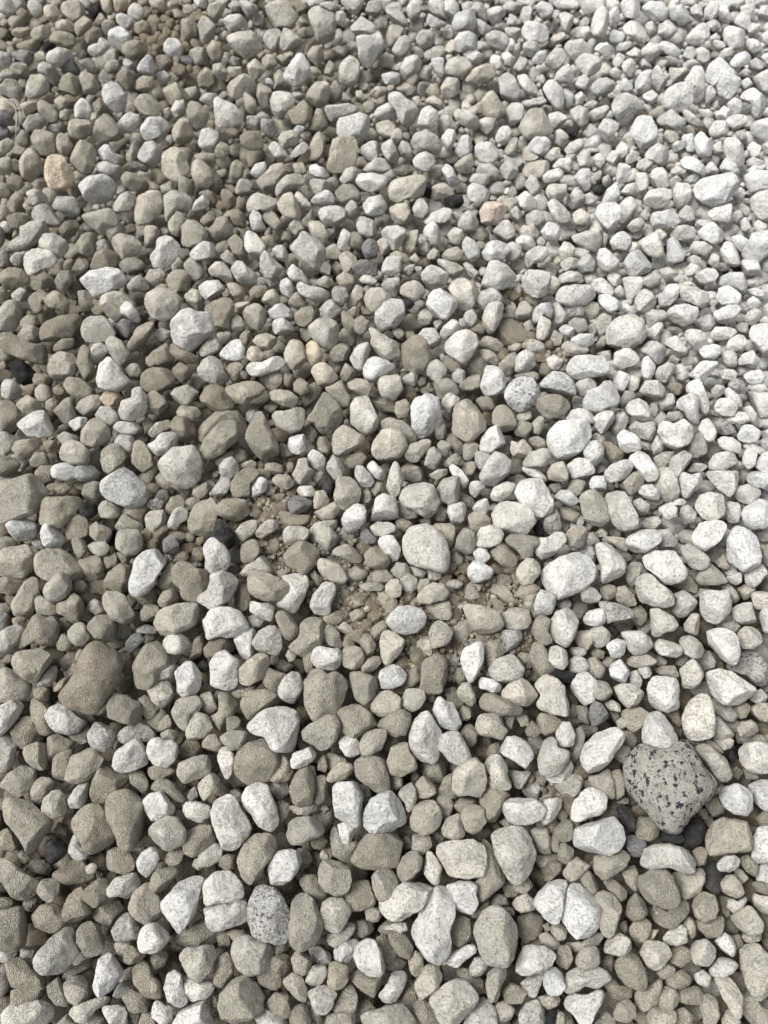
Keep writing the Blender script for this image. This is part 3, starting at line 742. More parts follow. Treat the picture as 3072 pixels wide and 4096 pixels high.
l 309,182 314,179 324,180 331,184 330,192 321,195 314,194
w+ 310,201 318,193 326,190 334,195 334,205 324,206 315,205
t 335,192 344,184 354,185 360,194 359,201 347,206 339,201
c 292,163 303,163 307,173 297,177
c 256,182 265,173 273,164 282,161 287,168 279,180 272,193 265,193
w+ 250,173 255,164 265,162 268,168 262,177 255,178
c+ 273,192 278,183 287,175 299,174 307,179 304,185 292,189 284,195 277,198
t 193,156 203,153 215,154 215,167 208,168
c 190,163 200,159 210,169 213,180 208,188 198,188 192,175
t 229,178 232,164 239,158 245,164 242,179 234,184
t- 213,171 225,169 230,175 220,178
c 234,190 240,180 249,179 252,185 249,195 242,198
t 223,188 229,190 236,199 235,208 230,211 224,205 221,195
t 179,175 189,180 197,188 193,195 179,198
t- 198,193 208,190 218,195 215,204 205,200
w+ 192,210 195,200 203,194 210,201 207,208 197,211
l+ 246,208 249,195 257,192 272,198 279,200 277,213 267,216 257,208 250,215
c+ 277,203 283,195 291,192 297,200 303,215 297,220 284,216 279,210
w+ 294,195 299,190 305,198 312,204 307,213 302,210 297,203
c 263,213 270,210 279,216 282,225 277,231 270,227 263,219
w+ 249,216 253,208 260,213 262,220 267,230 263,235 256,235 251,227
d 230,217 237,209 245,215 246,225 240,229 234,224
t 200,220 208,213 213,210 215,222 210,227 203,225
c- 210,208 220,210 225,217 218,220
t+ 207,230 213,225 216,217 225,215 234,227 232,235 225,240 213,242 208,237
c+ 181,226 188,220 195,220 205,229 208,237 202,245 190,248 181,245
w 319,213 324,206 336,205 345,210 345,220 339,225 329,226 321,220
c 344,205 351,200 361,208 361,215 354,220 346,217
l+ 361,203 368,198 381,195 387,204 384,215 376,221 366,214
l 357,225 361,217 370,216 378,227 377,235 368,238 360,234
c 307,230 310,222 319,220 326,229 329,235 324,245 314,237
c 289,226 297,216 300,222 304,230 297,236 292,232
l+ 289,247 297,240 303,230 312,237 320,242 325,248 326,257 321,272 314,279 307,274 299,260
w+ 337,245 340,235 344,227 351,234 350,240 346,253 341,253
c- 324,250 334,243 341,253 339,260 326,260
t- 326,230 334,227 336,237 329,241
t- 351,232 361,232 366,245 359,252 351,247
g 361,247 367,240 375,238 378,250 376,257 366,260
c 377,242 384,237 391,247 391,255 381,255
t- 284,230 291,236 289,242 281,241
w+ 242,237 247,231 255,232 262,242 270,252 262,260 257,260 250,255 245,247
w+ 272,250 277,245 284,245 289,255 289,262 282,263 277,257
t 260,237 270,235 278,242 277,247 267,247
t 228,242 235,234 242,240 245,255 252,260 245,262 235,257
c 220,256 228,250 237,258 235,267 225,262
w+ 189,255 195,247 205,241 213,243 216,250 213,260 203,262 193,260
c+ 208,270 215,261 223,262 230,270 234,281 228,285 219,278 210,275
w+ 231,269 236,261 242,261 247,267 257,275 257,283 253,287 245,285 237,281
w+ 260,257 265,250 270,255 277,261 283,266 282,273 274,278 266,278 260,272
w 287,266 292,264 300,270 308,278 309,285 299,283 292,280 287,272
w+ 294,282 299,281 309,286 321,288 330,292 334,297 329,302 318,303 308,298 298,293
w+ 278,285 286,277 292,283 293,293 289,301 283,297
l- 267,280 277,277 282,280 277,288 270,288
w+ 197,287 205,281 218,280 225,288 225,293 215,298 208,301 199,294
c+ 226,283 235,283 245,288 246,298 237,302 230,292
t 249,291 255,286 267,286 267,294 260,303 252,299
c+ 262,298 267,291 274,288 282,294 279,303 272,308 263,304
t 289,299 294,292 302,293 307,301 304,307 297,309 289,304
t 316,281 324,276 331,278 334,283 329,288 319,286
c 336,278 344,272 354,276 356,283 351,292 341,287
c 339,257 346,251 356,256 357,262 349,272 341,270
g+ 351,267 359,260 371,260 377,265 378,275 368,277 359,276
w+ 357,278 363,275 371,276 378,281 373,285 362,283
w+ 381,262 391,254 401,255 401,272 391,277 380,272
c 320,267 326,261 331,267 329,276 321,276
t- 331,267 336,261 342,267 339,277 333,275
s+ 330,290 336,286 346,288 349,297 342,308 334,304
c 350,297 356,285 362,287 363,297 356,306 347,307
c+ 361,297 371,288 381,288 393,297 383,307 373,313 366,307
c- 360,290 368,285 376,287 368,294
d+ 205,307 213,301 223,297 232,299 235,307 230,319 230,329 223,336 213,335 205,324
c 231,309 237,302 250,302 247,309 239,314
c+ 241,314 247,306 255,303 262,306 267,314 265,323 261,330 253,329 247,322
w+ 268,311 277,304 284,304 293,313 292,319 279,320 271,319
t+ 294,314 302,307 312,306 315,313 313,322 305,327 297,325 294,319
l 320,309 326,301 334,299 341,309 340,317 329,319 321,317
w+ 270,325 276,319 284,318 291,323 295,328 292,333 282,336 272,333
l+ 228,319 234,314 241,317 246,325 240,334 232,332 229,325
t 240,336 245,330 253,333 251,340 247,346 241,343
c+ 253,341 257,335 267,333 277,338 277,344 267,351 260,349
t- 277,336 289,333 298,333 297,340 284,344
t- 299,329 307,328 314,338 309,343 302,339
c+ 308,327 318,319 326,317 335,319 341,328 339,341 333,349 324,349 315,341 309,334
t 341,311 349,312 355,322 359,332 351,334 344,327
c 347,312 355,306 361,309 356,317 350,317
d- 361,304 371,312 371,317 362,315
t+ 352,322 361,315 370,322 366,332 360,336 354,330
l 200,349 207,341 215,338 223,344 221,350 210,355 200,356
w+ 219,354 226,346 232,340 240,340 245,348 244,359 237,362 228,361 220,357
c+ 246,351 251,346 258,346 265,354 262,361 252,362 246,357
c+ 283,353 287,343 294,339 302,343 305,353 307,362 299,370 292,371 286,365
o+ 305,346 310,341 316,341 321,349 323,356 318,365 312,366 307,359
t 330,354 335,346 342,344 351,349 346,360 336,362 330,359
w+ 245,367 252,362 262,362 272,357 279,356 286,362 284,367 274,372 262,376 252,376 246,372
l+ 197,369 203,360 213,355 219,357 224,369 230,380 220,385 210,383 200,377
t+ 224,372 230,364 237,362 244,366 239,374 237,381 230,380
t 262,377 272,372 282,375 281,386 273,392 265,387
t 282,376 289,371 295,378 293,387 286,387 282,382
t+ 294,383 300,377 308,383 309,392 302,396 294,391
c+ 309,371 316,364 325,362 334,371 339,378 331,386 321,388 314,378
t- 309,386 319,381 324,388 314,401 304,408 302,401
c 340,375 346,362 354,369 356,376 349,382 341,381
l+ 349,359 356,348 367,339 370,349 368,361 361,372 354,367
c+ 370,344 373,334 366,330 367,327 375,329 383,334 398,343 401,356 388,361 376,354
w+ 363,366 367,359 375,356 386,360 396,366 391,376 378,383 368,381 363,374
l+ 378,380 386,372 398,372 403,388 393,401 383,397 378,388
t+ 324,388 334,385 342,380 345,388 351,398 349,409 342,411 334,399
c+ 347,383 356,378 367,380 373,388 368,396 356,397 350,392
t- 371,396 383,396 398,401 396,413 381,411 373,403
d+ 199,397 204,387 214,385 225,388 232,396 235,407 228,411 213,412 203,406
t+ 225,388 235,381 247,380 257,380 266,390 260,396 252,399 245,407 235,402 229,396
t 266,393 277,390 289,391 299,398 294,408 284,406 274,401
c- 235,407 245,403 250,408 242,414 235,411
t- 265,406 274,403 282,408 272,413 265,411
l- 247,411 255,407 257,416 252,424 245,419
t- 195,435 205,423 215,413 228,408 237,412 245,423 247,429 240,439 228,443 210,445
t+ 197,455 203,442 210,433 220,423 232,419 241,425 239,438 231,446 223,454 210,458 200,461
t+ 245,438 249,429 253,409 260,409 267,422 274,433 279,445 277,455 270,461 257,459 249,446
c+ 270,416 276,411 284,411 297,407 304,409 305,422 302,430 292,434 281,430 272,423
t+ 307,418 313,411 319,401 324,391 330,396 339,406 344,418 339,428 330,435 321,433 314,423 308,422
l+ 349,423 351,406 355,398 368,396 373,406 378,421 376,430 367,435 357,429
t- 302,430 309,425 319,433 314,445 307,439
w+ 287,445 289,437 297,434 305,434 309,442 308,450 297,455 288,449
t+ 314,444 319,437 326,437 331,445 329,455 321,453
c+ 333,445 334,434 341,424 351,428 359,433 365,435 363,443 356,448 351,456 341,458 333,453
c+ 370,443 378,433 391,427 403,433 408,448 398,460 383,464 373,455
t- 237,442 245,438 250,450 255,459 242,453
t- 278,448 284,443 297,455 294,460 279,455
w+ 308,455 313,449 320,453 326,458 324,467 316,470 309,465
l+ 326,463 331,453 339,458 346,470 344,479 334,480 328,474
t 342,460 351,455 361,451 367,458 361,467 351,469
t 215,461 225,453 237,450 237,458 228,463 218,466
l+ 219,466 225,459 232,456 239,465 239,472 230,479 220,475
t- 204,465 213,456 218,467 215,475 208,475
t 239,465 250,460 260,464 257,467 247,467 240,470
t+ 232,482 237,474 247,467 256,465 261,471 255,479 250,485 250,495 242,501 234,497 231,490
t 265,464 274,463 284,466 284,472 274,475 266,472
t 286,467 289,461 294,465 293,472 287,472
c+ 292,475 297,467 298,459 307,458 308,466 315,471 313,477 307,484 297,484 292,480
t+ 270,479 279,474 289,475 297,484 287,490 277,486
w+ 251,482 260,477 267,479 267,490 260,495 252,498 252,490
c 267,482 277,487 274,495 265,495
w+ 366,466 373,460 380,467 387,475 386,482 377,479 371,474
l+ 355,475 356,465 363,466 371,475 376,482 371,487 361,487
k 321,482 326,470 331,477 336,485 334,497 326,497 321,490
c 310,480 316,472 324,472 323,479 314,484
t+ 334,495 336,482 341,476 349,475 356,482 361,491 359,502 351,511 341,509 335,503
t 371,490 377,482 384,484 384,491 376,497
c 361,495 366,488 372,495 370,503 362,503
w+ 295,492 300,486 312,486 316,492 312,497 300,496
c+ 313,502 316,491 324,490 329,501 326,508 314,509
g+ 288,502 294,495 304,497 312,502 310,509 299,514 289,513
l+ 211,490 219,479 229,477 232,484 228,493 218,500 213,497
t- 208,480 218,474 223,476 215,484
t+ 214,507 223,500 237,498 247,501 252,511 247,518 237,522 223,518 216,514
t- 249,503 255,497 258,498 256,508 251,508
c 312,514 324,507 334,502 340,509 334,518 321,521
t- 267,495 277,490 289,492 287,502 274,505
k+ 202,537 215,530 214,517 223,520 230,527 235,536 235,544 230,552 218,544 205,542
t- 249,518 252,515 260,517 257,520
l- 228,520 235,520 245,517 240,525 232,530
c+ 235,531 242,523 251,520 257,520 257,528 251,536 242,542 237,537
c+ 255,533 260,526 268,520 276,520 279,526 272,533 262,538 257,538
t- 235,537 240,539 242,544 237,548 235,544
t+ 240,547 245,541 252,539 260,544 260,552 252,562 242,562 240,554
w+ 203,547 209,539 216,538 225,546 229,554 230,564 226,570 215,572 209,574 205,569 205,558
w+ 197,596 208,590 211,582 210,575 216,572 226,572 235,574 241,580 237,589 230,599 220,606 210,609 203,604 198,601
t- 188,542 195,539 200,544 198,549 190,549
t- 186,557 193,552 200,557 198,564 188,565
t- 273,527 278,525 282,530 279,536 272,535
l+ 284,530 289,526 304,526 309,530 308,541 297,543 288,546 283,542
c 309,530 316,523 326,521 339,520 340,528 331,530 319,532 316,542 310,542
c+ 316,536 320,528 329,527 336,533 342,541 339,547 328,551 320,547 316,542
d 278,512 287,512 299,515 312,515 310,522 302,526 287,526 281,522
w+ 341,520 346,511 355,504 362,504 367,511 365,522 356,531 347,533 342,527
w+ 368,520 371,507 377,497 383,494 396,497 398,520 388,521 376,523 371,523
l+ 370,527 377,522 388,522 398,527 398,535 383,536 373,535
g 360,532 366,528 373,535 381,539 377,544 366,544 360,539
c- 336,536 344,527 349,535 359,532 354,539 346,544
w+ 377,542 383,536 393,536 401,549 396,562 388,557 380,548
t+ 283,556 288,546 297,542 309,542 319,548 321,554 319,562 312,569 304,575 294,570 287,565
t+ 330,552 336,547 346,544 356,548 363,559 361,563 351,562 339,557
g- 321,557 326,553 336,557 349,563 349,570 339,565 326,562
c+ 316,563 321,558 329,560 339,564 347,573 349,578 344,584 334,583 324,577 319,570
t+ 365,554 370,548 378,547 386,554 391,562 388,569 376,570 367,565
t- 350,544 356,541 361,544 361,552 354,549
t 347,573 354,567 363,568 368,574 363,580 349,584 344,583
t 370,577 376,570 386,570 393,577 388,584 376,584
t+ 356,584 368,582 378,583 386,585 381,591 366,591
t- 271,559 277,554 284,556 287,567 277,569 272,565
c 240,574 247,565 255,562 260,556 267,556 272,563 272,573 267,577 257,572 247,577 242,579
t- 228,572 232,565 239,569 237,577 232,577
t 276,572 282,569 289,572 282,578 277,577
t+ 247,579 252,570 260,570 270,574 279,579 291,585 293,591 284,599 274,601 262,601 252,595 247,588
w 279,578 289,573 299,572 307,579 308,586 304,596 297,609 291,612 282,606 273,603 284,599 293,591 291,584
t 309,574 315,570 321,577 325,582 319,589 314,582
w+ 310,604 314,595 321,586 325,580 331,583 336,586 335,594 331,604 330,612 324,616 314,614 310,609
d- 234,594 240,586 247,586 250,596 252,604 247,610 240,611 235,606
t- 307,586 314,589 315,596 312,601 304,596
l+ 249,604 252,600 260,604 270,603 274,607 274,616 271,622 262,619 255,615 250,611
l 249,615 255,615 265,620 272,622 262,627 252,628 249,622
w+ 198,627 203,620 210,611 220,607 230,607 240,612 247,621 249,630 240,636 230,637 218,637 207,640 198,636
t+ 274,616 278,611 287,611 294,617 299,628 299,637 292,641 284,638 279,627
t 300,626 307,616 314,615 321,620 324,626 324,637 321,646 312,652 302,656 292,651 288,643 297,640 300,633
w 234,638 242,631 250,628 256,633 255,641 257,649 250,659 242,661 237,653
l+ 252,642 260,631 268,625 276,624 281,630 281,638 281,648 276,656 267,656 257,652
c- 281,641 287,646 284,653 278,657 277,651
d+ 204,648 209,640 218,637 226,640 225,649 220,657 210,659 204,656
w+ 210,664 216,653 225,651 232,657 240,662 237,670 237,684 230,691 218,689 210,685 211,673
c+ 236,674 240,668 247,661 257,654 267,654 270,663 267,672 260,679 250,685 240,684
t 261,678 260,669 267,668 277,672 287,675 284,683 279,690 277,695 267,687
d- 274,663 282,659 289,663 294,666 287,672 277,670
c+ 286,656 288,649 297,654 294,661 289,662
w+ 279,688 284,678 293,672 299,673 303,683 303,695 299,706 292,705 284,700 279,695
t 303,656 307,651 313,651 310,663 314,669 307,673 304,666
w+ 310,661 314,649 320,646 329,648 339,649 342,654 341,664 336,670 324,670 314,666
t+ 304,693 304,678 307,669 313,666 321,669 326,675 334,672 341,675 347,683 345,693 341,705 339,714 331,714 321,717 314,722 309,715 305,705
t+ 342,651 351,645 361,648 365,657 362,667 354,670 344,667 342,658
t+ 359,641 366,632 371,635 376,645 373,656 366,658 361,651
t+ 361,668 368,659 376,653 381,654 381,663 373,672 363,674
t 323,628 330,624 339,633 342,646 339,649 329,645 324,637
t 323,617 331,614 339,610 344,619 337,625 326,624
t+ 368,631 376,624 384,620 388,628 383,638 375,642 370,637
t 350,614 356,609 363,609 366,614 361,620 352,621
c- 363,616 371,609 377,616 371,624
c 339,627 344,622 351,626 354,631 346,635 340,631
t 377,591 386,591 398,601 396,614 386,614 381,601
t+ 346,678 352,672 363,673 375,678 381,690 373,698 363,705 356,700 351,688
c+ 371,703 380,693 389,690 401,698 401,710 391,716 381,717 372,712
t+ 337,714 344,706 356,704 368,710 377,722 376,731 366,732 359,740 349,736 340,732 341,722
t+ 302,732 309,725 316,721 326,715 336,715 340,722 339,730 336,740 329,747 320,752 312,745 304,740
w+ 246,727 255,717 266,709 277,705 287,704 297,712 300,720 299,730 297,740 297,750 289,752 279,751 272,750 268,742 263,736 255,735
t 242,703 247,693 257,690 267,690 277,695 284,703 272,706 262,712 250,720 244,712
t 231,694 237,690 247,688 257,685 255,690 245,696 237,698
t- 200,685 208,684 213,690 210,695 200,693
t 218,693 228,694 237,700 240,708 232,715 225,722 218,732 208,727 208,717 218,715 219,705
t+ 223,722 228,717 235,716 241,720 240,727 232,732 225,731
c+ 219,737 228,732 237,730 247,731 253,737 247,745 240,750 232,751 223,742
c+ 202,742 208,735 215,735 223,742 224,747 218,752 209,751 203,748
t 235,762 242,750 252,742 262,737 270,746 278,752 278,764 272,779 260,787 247,782 237,774
t- 240,750 247,745 260,737 255,742
w+ 288,762 294,753 303,750 312,746 318,752 314,759 307,766 299,769 291,768
w+ 339,740 346,735 354,735 360,745 359,755 354,758 345,755 340,748
c+ 359,742 366,732 376,729 386,730 386,740 381,750 371,756 362,756
t- 326,752 336,755 346,759 349,767 336,774 326,767
t- 383,745 393,737 401,742 396,750 386,751
t- 299,737 304,742 309,750 302,752 298,745
w+ 216,755 220,749 228,746 234,754 235,763 232,772 229,781 225,778 221,768 218,761
c+ 197,786 203,778 213,772 221,773 225,779 218,784 213,792 205,802 200,797
t+ 354,762 361,757 376,757 386,762 388,779 389,792 383,797 373,792 367,784 356,778
c+ 326,777 329,770 339,763 351,763 354,770 349,778 334,782 328,782
t 270,779 276,767 282,756 289,762 293,772 287,781 274,782
t 318,760 324,755 328,762 326,772 318,770
c- 267,784 277,782 288,779 288,794 279,799 270,792
t+ 289,792 292,779 299,770 309,767 314,777 314,792 312,804 302,807 292,804
t 305,770 309,765 315,767 316,779 313,792 313,777
c 289,804 299,807 312,803 318,807 316,812 307,815 297,814 291,809
t 313,789 316,777 323,775 329,782 331,789 326,800 319,804 313,799
w+ 333,788 339,783 351,782 363,783 367,789 363,802 361,822 356,828 346,824 336,817 333,804
w+ 362,826 365,812 371,799 381,794 391,792 403,802 405,822 393,834 378,833 368,831
w+ 242,799 246,789 255,784 262,783 268,787 273,799 277,809 279,822 278,831 274,834 262,831 255,826 247,812
w+ 211,815 215,803 228,794 232,796 240,807 247,817 252,828 247,836 237,849 230,852 223,849 218,836 213,826
t- 230,792 237,788 244,792 242,803 237,802
t 277,802 284,800 291,807 287,817 281,824 278,814
t- 319,805 325,803 329,809 323,814
c+ 284,833 288,823 297,817 309,817 321,820 325,826 323,835 312,839 302,844 292,844
w+ 337,824 344,823 351,824 356,830 354,836 351,844 344,844 340,836
t 330,836 334,826 337,824 341,839 351,844 356,839 359,851 351,861 344,861 334,855
t- 309,841 321,836 328,841 324,849 314,849
t 352,861 357,849 366,836 378,834 398,836 403,854 396,866 381,868 363,868
c+ 237,859 241,849 250,836 257,833 270,833 277,839 278,849 272,857 265,866 257,876 250,886 245,887 240,876
w+ 267,868 271,861 279,851 289,849 299,852 302,860 299,868 292,878 284,886 274,888 270,880
l 199,856 203,846 213,843 221,846 223,852 218,861 208,866 199,866
d 220,859 228,854 236,856 237,866 228,871 220,866
t- 297,849 307,849 312,859 307,868 299,871
c 320,854 324,849 329,854 328,860 321,860
t+ 318,873 323,861 330,859 341,862 350,871 351,882 347,892 336,896 326,891 319,882
t 299,883 305,876 315,875 319,883 325,891 324,901 316,902 309,896
t 340,901 347,888 356,882 367,881 371,891 375,903 368,908 351,910
c+ 371,871 381,867 387,866 396,873 398,888 391,901 378,901 373,886
w+ 203,889 205,881 215,873 226,871 235,875 242,886 244,896 235,903 220,903 205,906
w+ 205,908 218,903 232,904 244,893 247,903 249,917 242,924 228,928 211,933 207,925
s+ 247,920 250,901 257,888 267,886 277,892 284,901 289,910 288,923 289,933 284,943 274,943 262,940 252,934
c+ 289,933 291,915 293,898 298,889 305,892 314,902 319,912 323,927 319,938 313,945 302,950 294,948 291,943
c+ 320,914 324,903 331,897 342,899 349,906 351,913 346,923 341,931 331,935 324,928
c 326,935 341,933 346,923 355,925 352,935 344,943 336,948 329,943
t 365,910 371,906 381,908 383,915 376,923 367,920
t- 354,923 363,920 373,923 376,930 363,938 356,933
t- 378,928 388,920 398,928 393,935 381,935
t 228,933 235,929 245,930 250,938 242,943 235,943
c- 356,787 366,784 371,794 366,809 363,799
l 385,10 392,0 400,2 402,12 410,25 402,27 392,22
c 385,35 390,25 400,25 405,28 402,40 392,49 385,44
w 406,10 411,0 417,1 422,11 418,20 413,23 408,17
w- 373,12 380,-2 382,2 381,12 374,15
w 371,32 378,30 385,44 381,56 373,64
w 427,5 432,-2 442,0 449,10 448,19 437,16 428,11
w+ 443,0 452,-4 459,5 460,12 454,19 448,17 445,9
l+ 426,12 432,15 442,21 448,21 445,27 432,28 426,22
w 452,22 457,14 466,11 475,12 476,25 474,30 462,31 453,30
w+ 453,41 459,33 469,31 478,36 480,43 478,49 469,49 462,53 454,52
l 470,11 476,2 483,4 487,15 486,25 479,17
l 476,17 484,22 492,28 484,36 478,30
w 487,10 496,5 504,7 506,15 501,20 495,27 490,22
l 502,5 513,1 522,5 521,14 511,15 504,12
w 506,25 510,14 516,16 517,25
l+ 520,17 523,7 531,6 534,14 532,23 525,26
w 523,2 531,-2 536,2 533,7 526,7
w+ 536,5 543,-1 551,2 554,11 549,21 542,20 537,12
w 553,2 565,0 576,0 580,7 570,11 559,11
w+ 557,14 565,11 574,15 573,25 569,35 563,30 559,21
l- 548,30 555,17 560,21 555,31 549,35
l+ 485,35 494,30 502,31 510,40 506,48 496,53 489,47
l 416,37 422,30 431,30 436,38 432,47 426,49 418,44
w- 445,30 452,28 453,37 447,42 443,35
w- 432,32 443,30 439,37 434,40
c- 504,27 516,27 523,31 516,42 508,37
w+ 521,30 526,22 536,21 546,26 548,30 549,40 541,44 531,42 523,40
l 523,44 531,40 538,43 541,52 533,58 523,53
w+ 531,59 538,52 547,49 547,57 541,65 533,64
c 548,42 554,35 563,32 567,37 558,44 549,48
w+ 542,67 548,56 555,48 563,49 568,56 563,64 555,72 548,69
w 558,44 570,41 583,40 593,49 588,62 575,61 565,49
l 513,47 520,42 522,49 518,58 513,54
w 464,54 471,48 479,52 486,59 480,64 473,64 466,59
w+ 487,59 494,54 501,57 505,67 504,74 496,70
w 501,54 508,52 515,58 513,67 507,69 504,62
c 513,67 520,57 527,59 529,65 521,72 516,72
l+ 445,67 448,59 457,57 466,56 471,64 473,70 462,78 452,77 445,72
t+ 465,80 474,69 484,64 494,64 497,74 491,82 481,83 469,87
l 392,49 400,37 407,35 412,44 407,54 400,59 394,54
l- 410,49 417,46 424,52 422,59 413,57
l- 424,52 434,47 444,46 445,56 432,58 426,62
w+ 431,59 439,57 444,58 443,72 444,77 438,77 434,69
w+ 400,69 405,57 415,54 423,62 420,72 411,78 402,82 399,74
c 418,72 426,64 432,69 432,77 426,83 420,79
w- 392,68 400,62 405,64 400,72
c- 527,72 533,67 539,69 539,82 533,84
w+ 552,79 558,70 568,63 574,74 572,83 563,84
l- 568,82 578,77 585,82 580,89 570,89
l+ 499,77 508,72 515,77 518,84 522,93 516,101 506,105 501,99 500,87
w+ 516,75 526,74 533,82 538,89 537,96 528,95 522,89
w 518,100 531,100 543,96 548,104 538,106 526,109
w+ 541,87 546,78 554,80 563,89 564,99 563,112 555,109 548,99
l 563,89 569,87 574,96 572,106 565,111
c 442,84 447,78 459,78 463,84 457,94 447,99 442,93
t- 426,91 431,84 437,84 441,94 437,99 429,99
c- 424,101 434,95 442,101 443,111 434,106
t- 395,89 405,83 415,87 420,96 412,99 405,94
w+ 384,96 392,89 400,93 407,99 415,103 418,111 415,124 407,129 400,121 395,109
c- 412,99 418,94 422,104 418,109
c- 473,94 480,87 489,89 484,101 476,104
t+ 479,106 485,95 492,89 499,99 504,109 505,116 499,122 489,117 481,114
l 505,111 511,104 518,103 523,106 522,119 513,125 506,121
t+ 522,119 529,111 536,108 543,109 548,119 555,130 548,136 536,140 525,138 518,129
w 548,114 558,112 567,117 563,126 555,130 551,124
l 570,111 578,106 588,109 588,124 578,127 572,121
k 567,129 575,125 580,129 575,137 569,136
l 553,133 560,129 568,136 568,143 560,147 554,142
w+ 417,124 422,109 429,105 437,110 439,120 437,131 427,131 420,131
c 438,121 444,112 452,119 457,126 449,132 439,133
l+ 452,112 459,109 469,111 478,117 480,126 476,132 469,129 459,124
l 478,122 485,117 497,119 496,129 487,135 481,129
t- 486,133 494,131 496,138 489,140
w+ 495,136 501,127 508,126 513,133 510,141 504,146 497,142
c 504,151 511,138 518,138 517,150 511,156
c- 520,136 527,133 528,143 522,153 518,146
w+ 441,138 447,129 454,130 457,136 453,147 448,151 442,143
l- 457,131 462,127 466,132 462,136
w 457,146 462,135 469,136 473,147 469,156 459,157 455,151
w+ 474,148 479,141 489,142 497,145 500,152 496,161 491,164 484,162 474,157
l+ 410,143 416,133 426,130 436,135 442,143 441,151 437,156 427,151 418,153 412,150
w+ 412,161 418,153 427,152 434,156 436,163 429,171 422,173 416,168
w+ 381,148 385,138 391,138 396,148 400,158 397,166 390,162 384,156
w 399,148 402,141 408,143 413,152 413,161 407,161 401,156
c- 390,138 397,127 403,133 402,143 396,145
t- 392,171 402,163 410,168 407,175 395,175
t 452,166 462,158 471,154 474,164 469,173 459,173
w+ 441,171 445,163 452,167 457,177 464,182 462,185 452,188 447,182
c 475,171 481,163 491,164 499,171 497,178 489,180 479,177
c 500,168 506,161 516,162 518,171 515,178 507,179 501,175
w 527,146 536,137 546,137 551,143 549,151 543,156 533,152
c 543,158 553,148 560,148 560,156 551,161
w+ 563,151 570,143 581,137 585,145 575,153 565,156
w 552,166 560,159 570,158 573,166 568,173 560,171
w+ 541,178 548,171 558,168 564,171 563,178 553,183 544,183
t 521,171 528,163 538,161 551,161 548,171 541,178 528,178
c 523,158 531,153 539,157 533,162 526,162
w 576,153 583,147 590,153 590,166 580,166
t- 392,180 405,177 412,178 410,183 395,183
c+ 389,188 394,179 405,178 417,175 426,177 426,185 423,195 417,199 407,198 397,204 390,200
k- 424,188 429,180 432,190 429,200 424,195
c 432,185 439,180 447,185 454,193 452,198 442,198 433,200
k+ 443,199 452,195 462,195 464,203 458,209 445,208
w+ 466,187 473,183 483,185 491,193 489,200 476,203 468,200
c 466,180 474,174 486,175 491,183 484,188
l+ 412,208 417,199 423,198 428,205 428,213 422,219 415,216
c 389,208 397,204 407,204 412,210 407,222 399,225 392,219
w 423,219 432,213 444,208 452,210 449,219 439,225 427,225
w+ 422,232 427,224 433,221 439,227 441,240 438,246 431,243 426,238
l 455,224 462,215 469,211 475,216 479,224 475,231 466,232
l 452,213 458,208 463,214 459,220 454,220
c- 466,208 474,203 476,210 469,213
c 448,235 454,227 462,230 464,237 458,245 449,242
p+ 478,210 484,203 494,200 502,203 508,208 504,217 497,225 489,229 480,222
c- 496,200 504,195 508,201 504,208
w+ 517,194 523,188 531,194 538,203 536,208 527,213 520,206
w 525,185 531,175 536,177 541,188 538,195 532,195
l- 507,192 515,187 517,194 511,199
t- 496,185 506,180 513,183 506,188
c+ 542,193 548,185 559,183 567,183 567,194 560,203 551,200
c 508,213 516,206 523,214 521,222 512,222
l 525,217 531,210 541,211 544,220 536,226 526,224
w+ 547,203 554,198 563,204 572,215 568,222 559,224 551,215
l 494,230 500,222 508,220 515,230 513,237 505,240 495,237
c- 518,235 523,226 533,225 539,232 538,242 526,245
w+ 541,232 548,222 555,224 563,230 558,240 553,247 547,242
c 572,213 580,208 590,215 588,225 575,225
w+ 381,232 387,226 397,225 406,230 405,237 400,248 392,251 386,243
t 405,242 410,232 418,230 417,242 412,253 403,252
l+ 462,245 466,236 474,240 481,250 479,257 469,260 462,252
w+ 480,255 486,243 496,240 506,241 511,246 508,253 504,260 491,261 483,260
w 507,245 513,242 521,247 520,257 513,263 506,260
w 516,240 523,234 533,238 538,245 528,251 518,247
c+ 522,264 527,253 536,246 546,247 549,255 543,262 533,264 527,269
c+ 557,252 563,242 572,241 576,250 573,257 563,260
t 441,257 447,250 457,247 464,253 459,261 448,262
c 427,255 434,248 442,255 437,262 429,262
t- 417,245 427,242 432,250 424,257 418,252
t 387,255 397,251 407,255 410,262 400,264
c 408,260 415,253 420,260 416,264
c 560,264 570,257 580,260 578,267 565,272
w 401,270 407,266 416,264 413,271 410,278 403,275
w+ 421,275 427,267 431,264 439,266 447,272 450,278 445,285 439,288 431,292 424,287 422,280
c 433,262 439,259 452,262 464,267 466,273 457,277 449,275 442,266
c 463,264 469,262 476,270 481,273 476,280 469,275
l+ 481,287 484,275 490,261 499,261 508,265 516,275 517,281 506,288 491,292 483,291
t- 475,260 484,260 489,264 479,267
c- 415,267 422,266 422,275 417,277
l 382,285 389,277 399,278 400,286 395,298 387,294
c+ 399,290 405,282 415,280 422,285 426,292 421,299 413,303 403,298
w 378,302 387,299 402,301 405,314 395,327 382,329 375,322
k- 402,299 410,299 415,304 410,309 405,307
w+ 423,307 427,298 434,291 442,288 452,294 459,304 460,308 452,313 447,320 437,317 427,314
c+ 448,288 454,280 462,278 471,282 479,291 476,299 471,309 462,314 457,312 459,306
l+ 476,302 481,292 491,288 499,292 504,299 501,304 489,303 484,312 476,309
l+ 483,319 486,304 494,302 504,303 505,309 499,324 492,335 485,334 483,327
c- 505,306 513,302 516,307 515,319 506,319
t 516,312 520,303 526,301 532,309 531,317 523,322 516,318
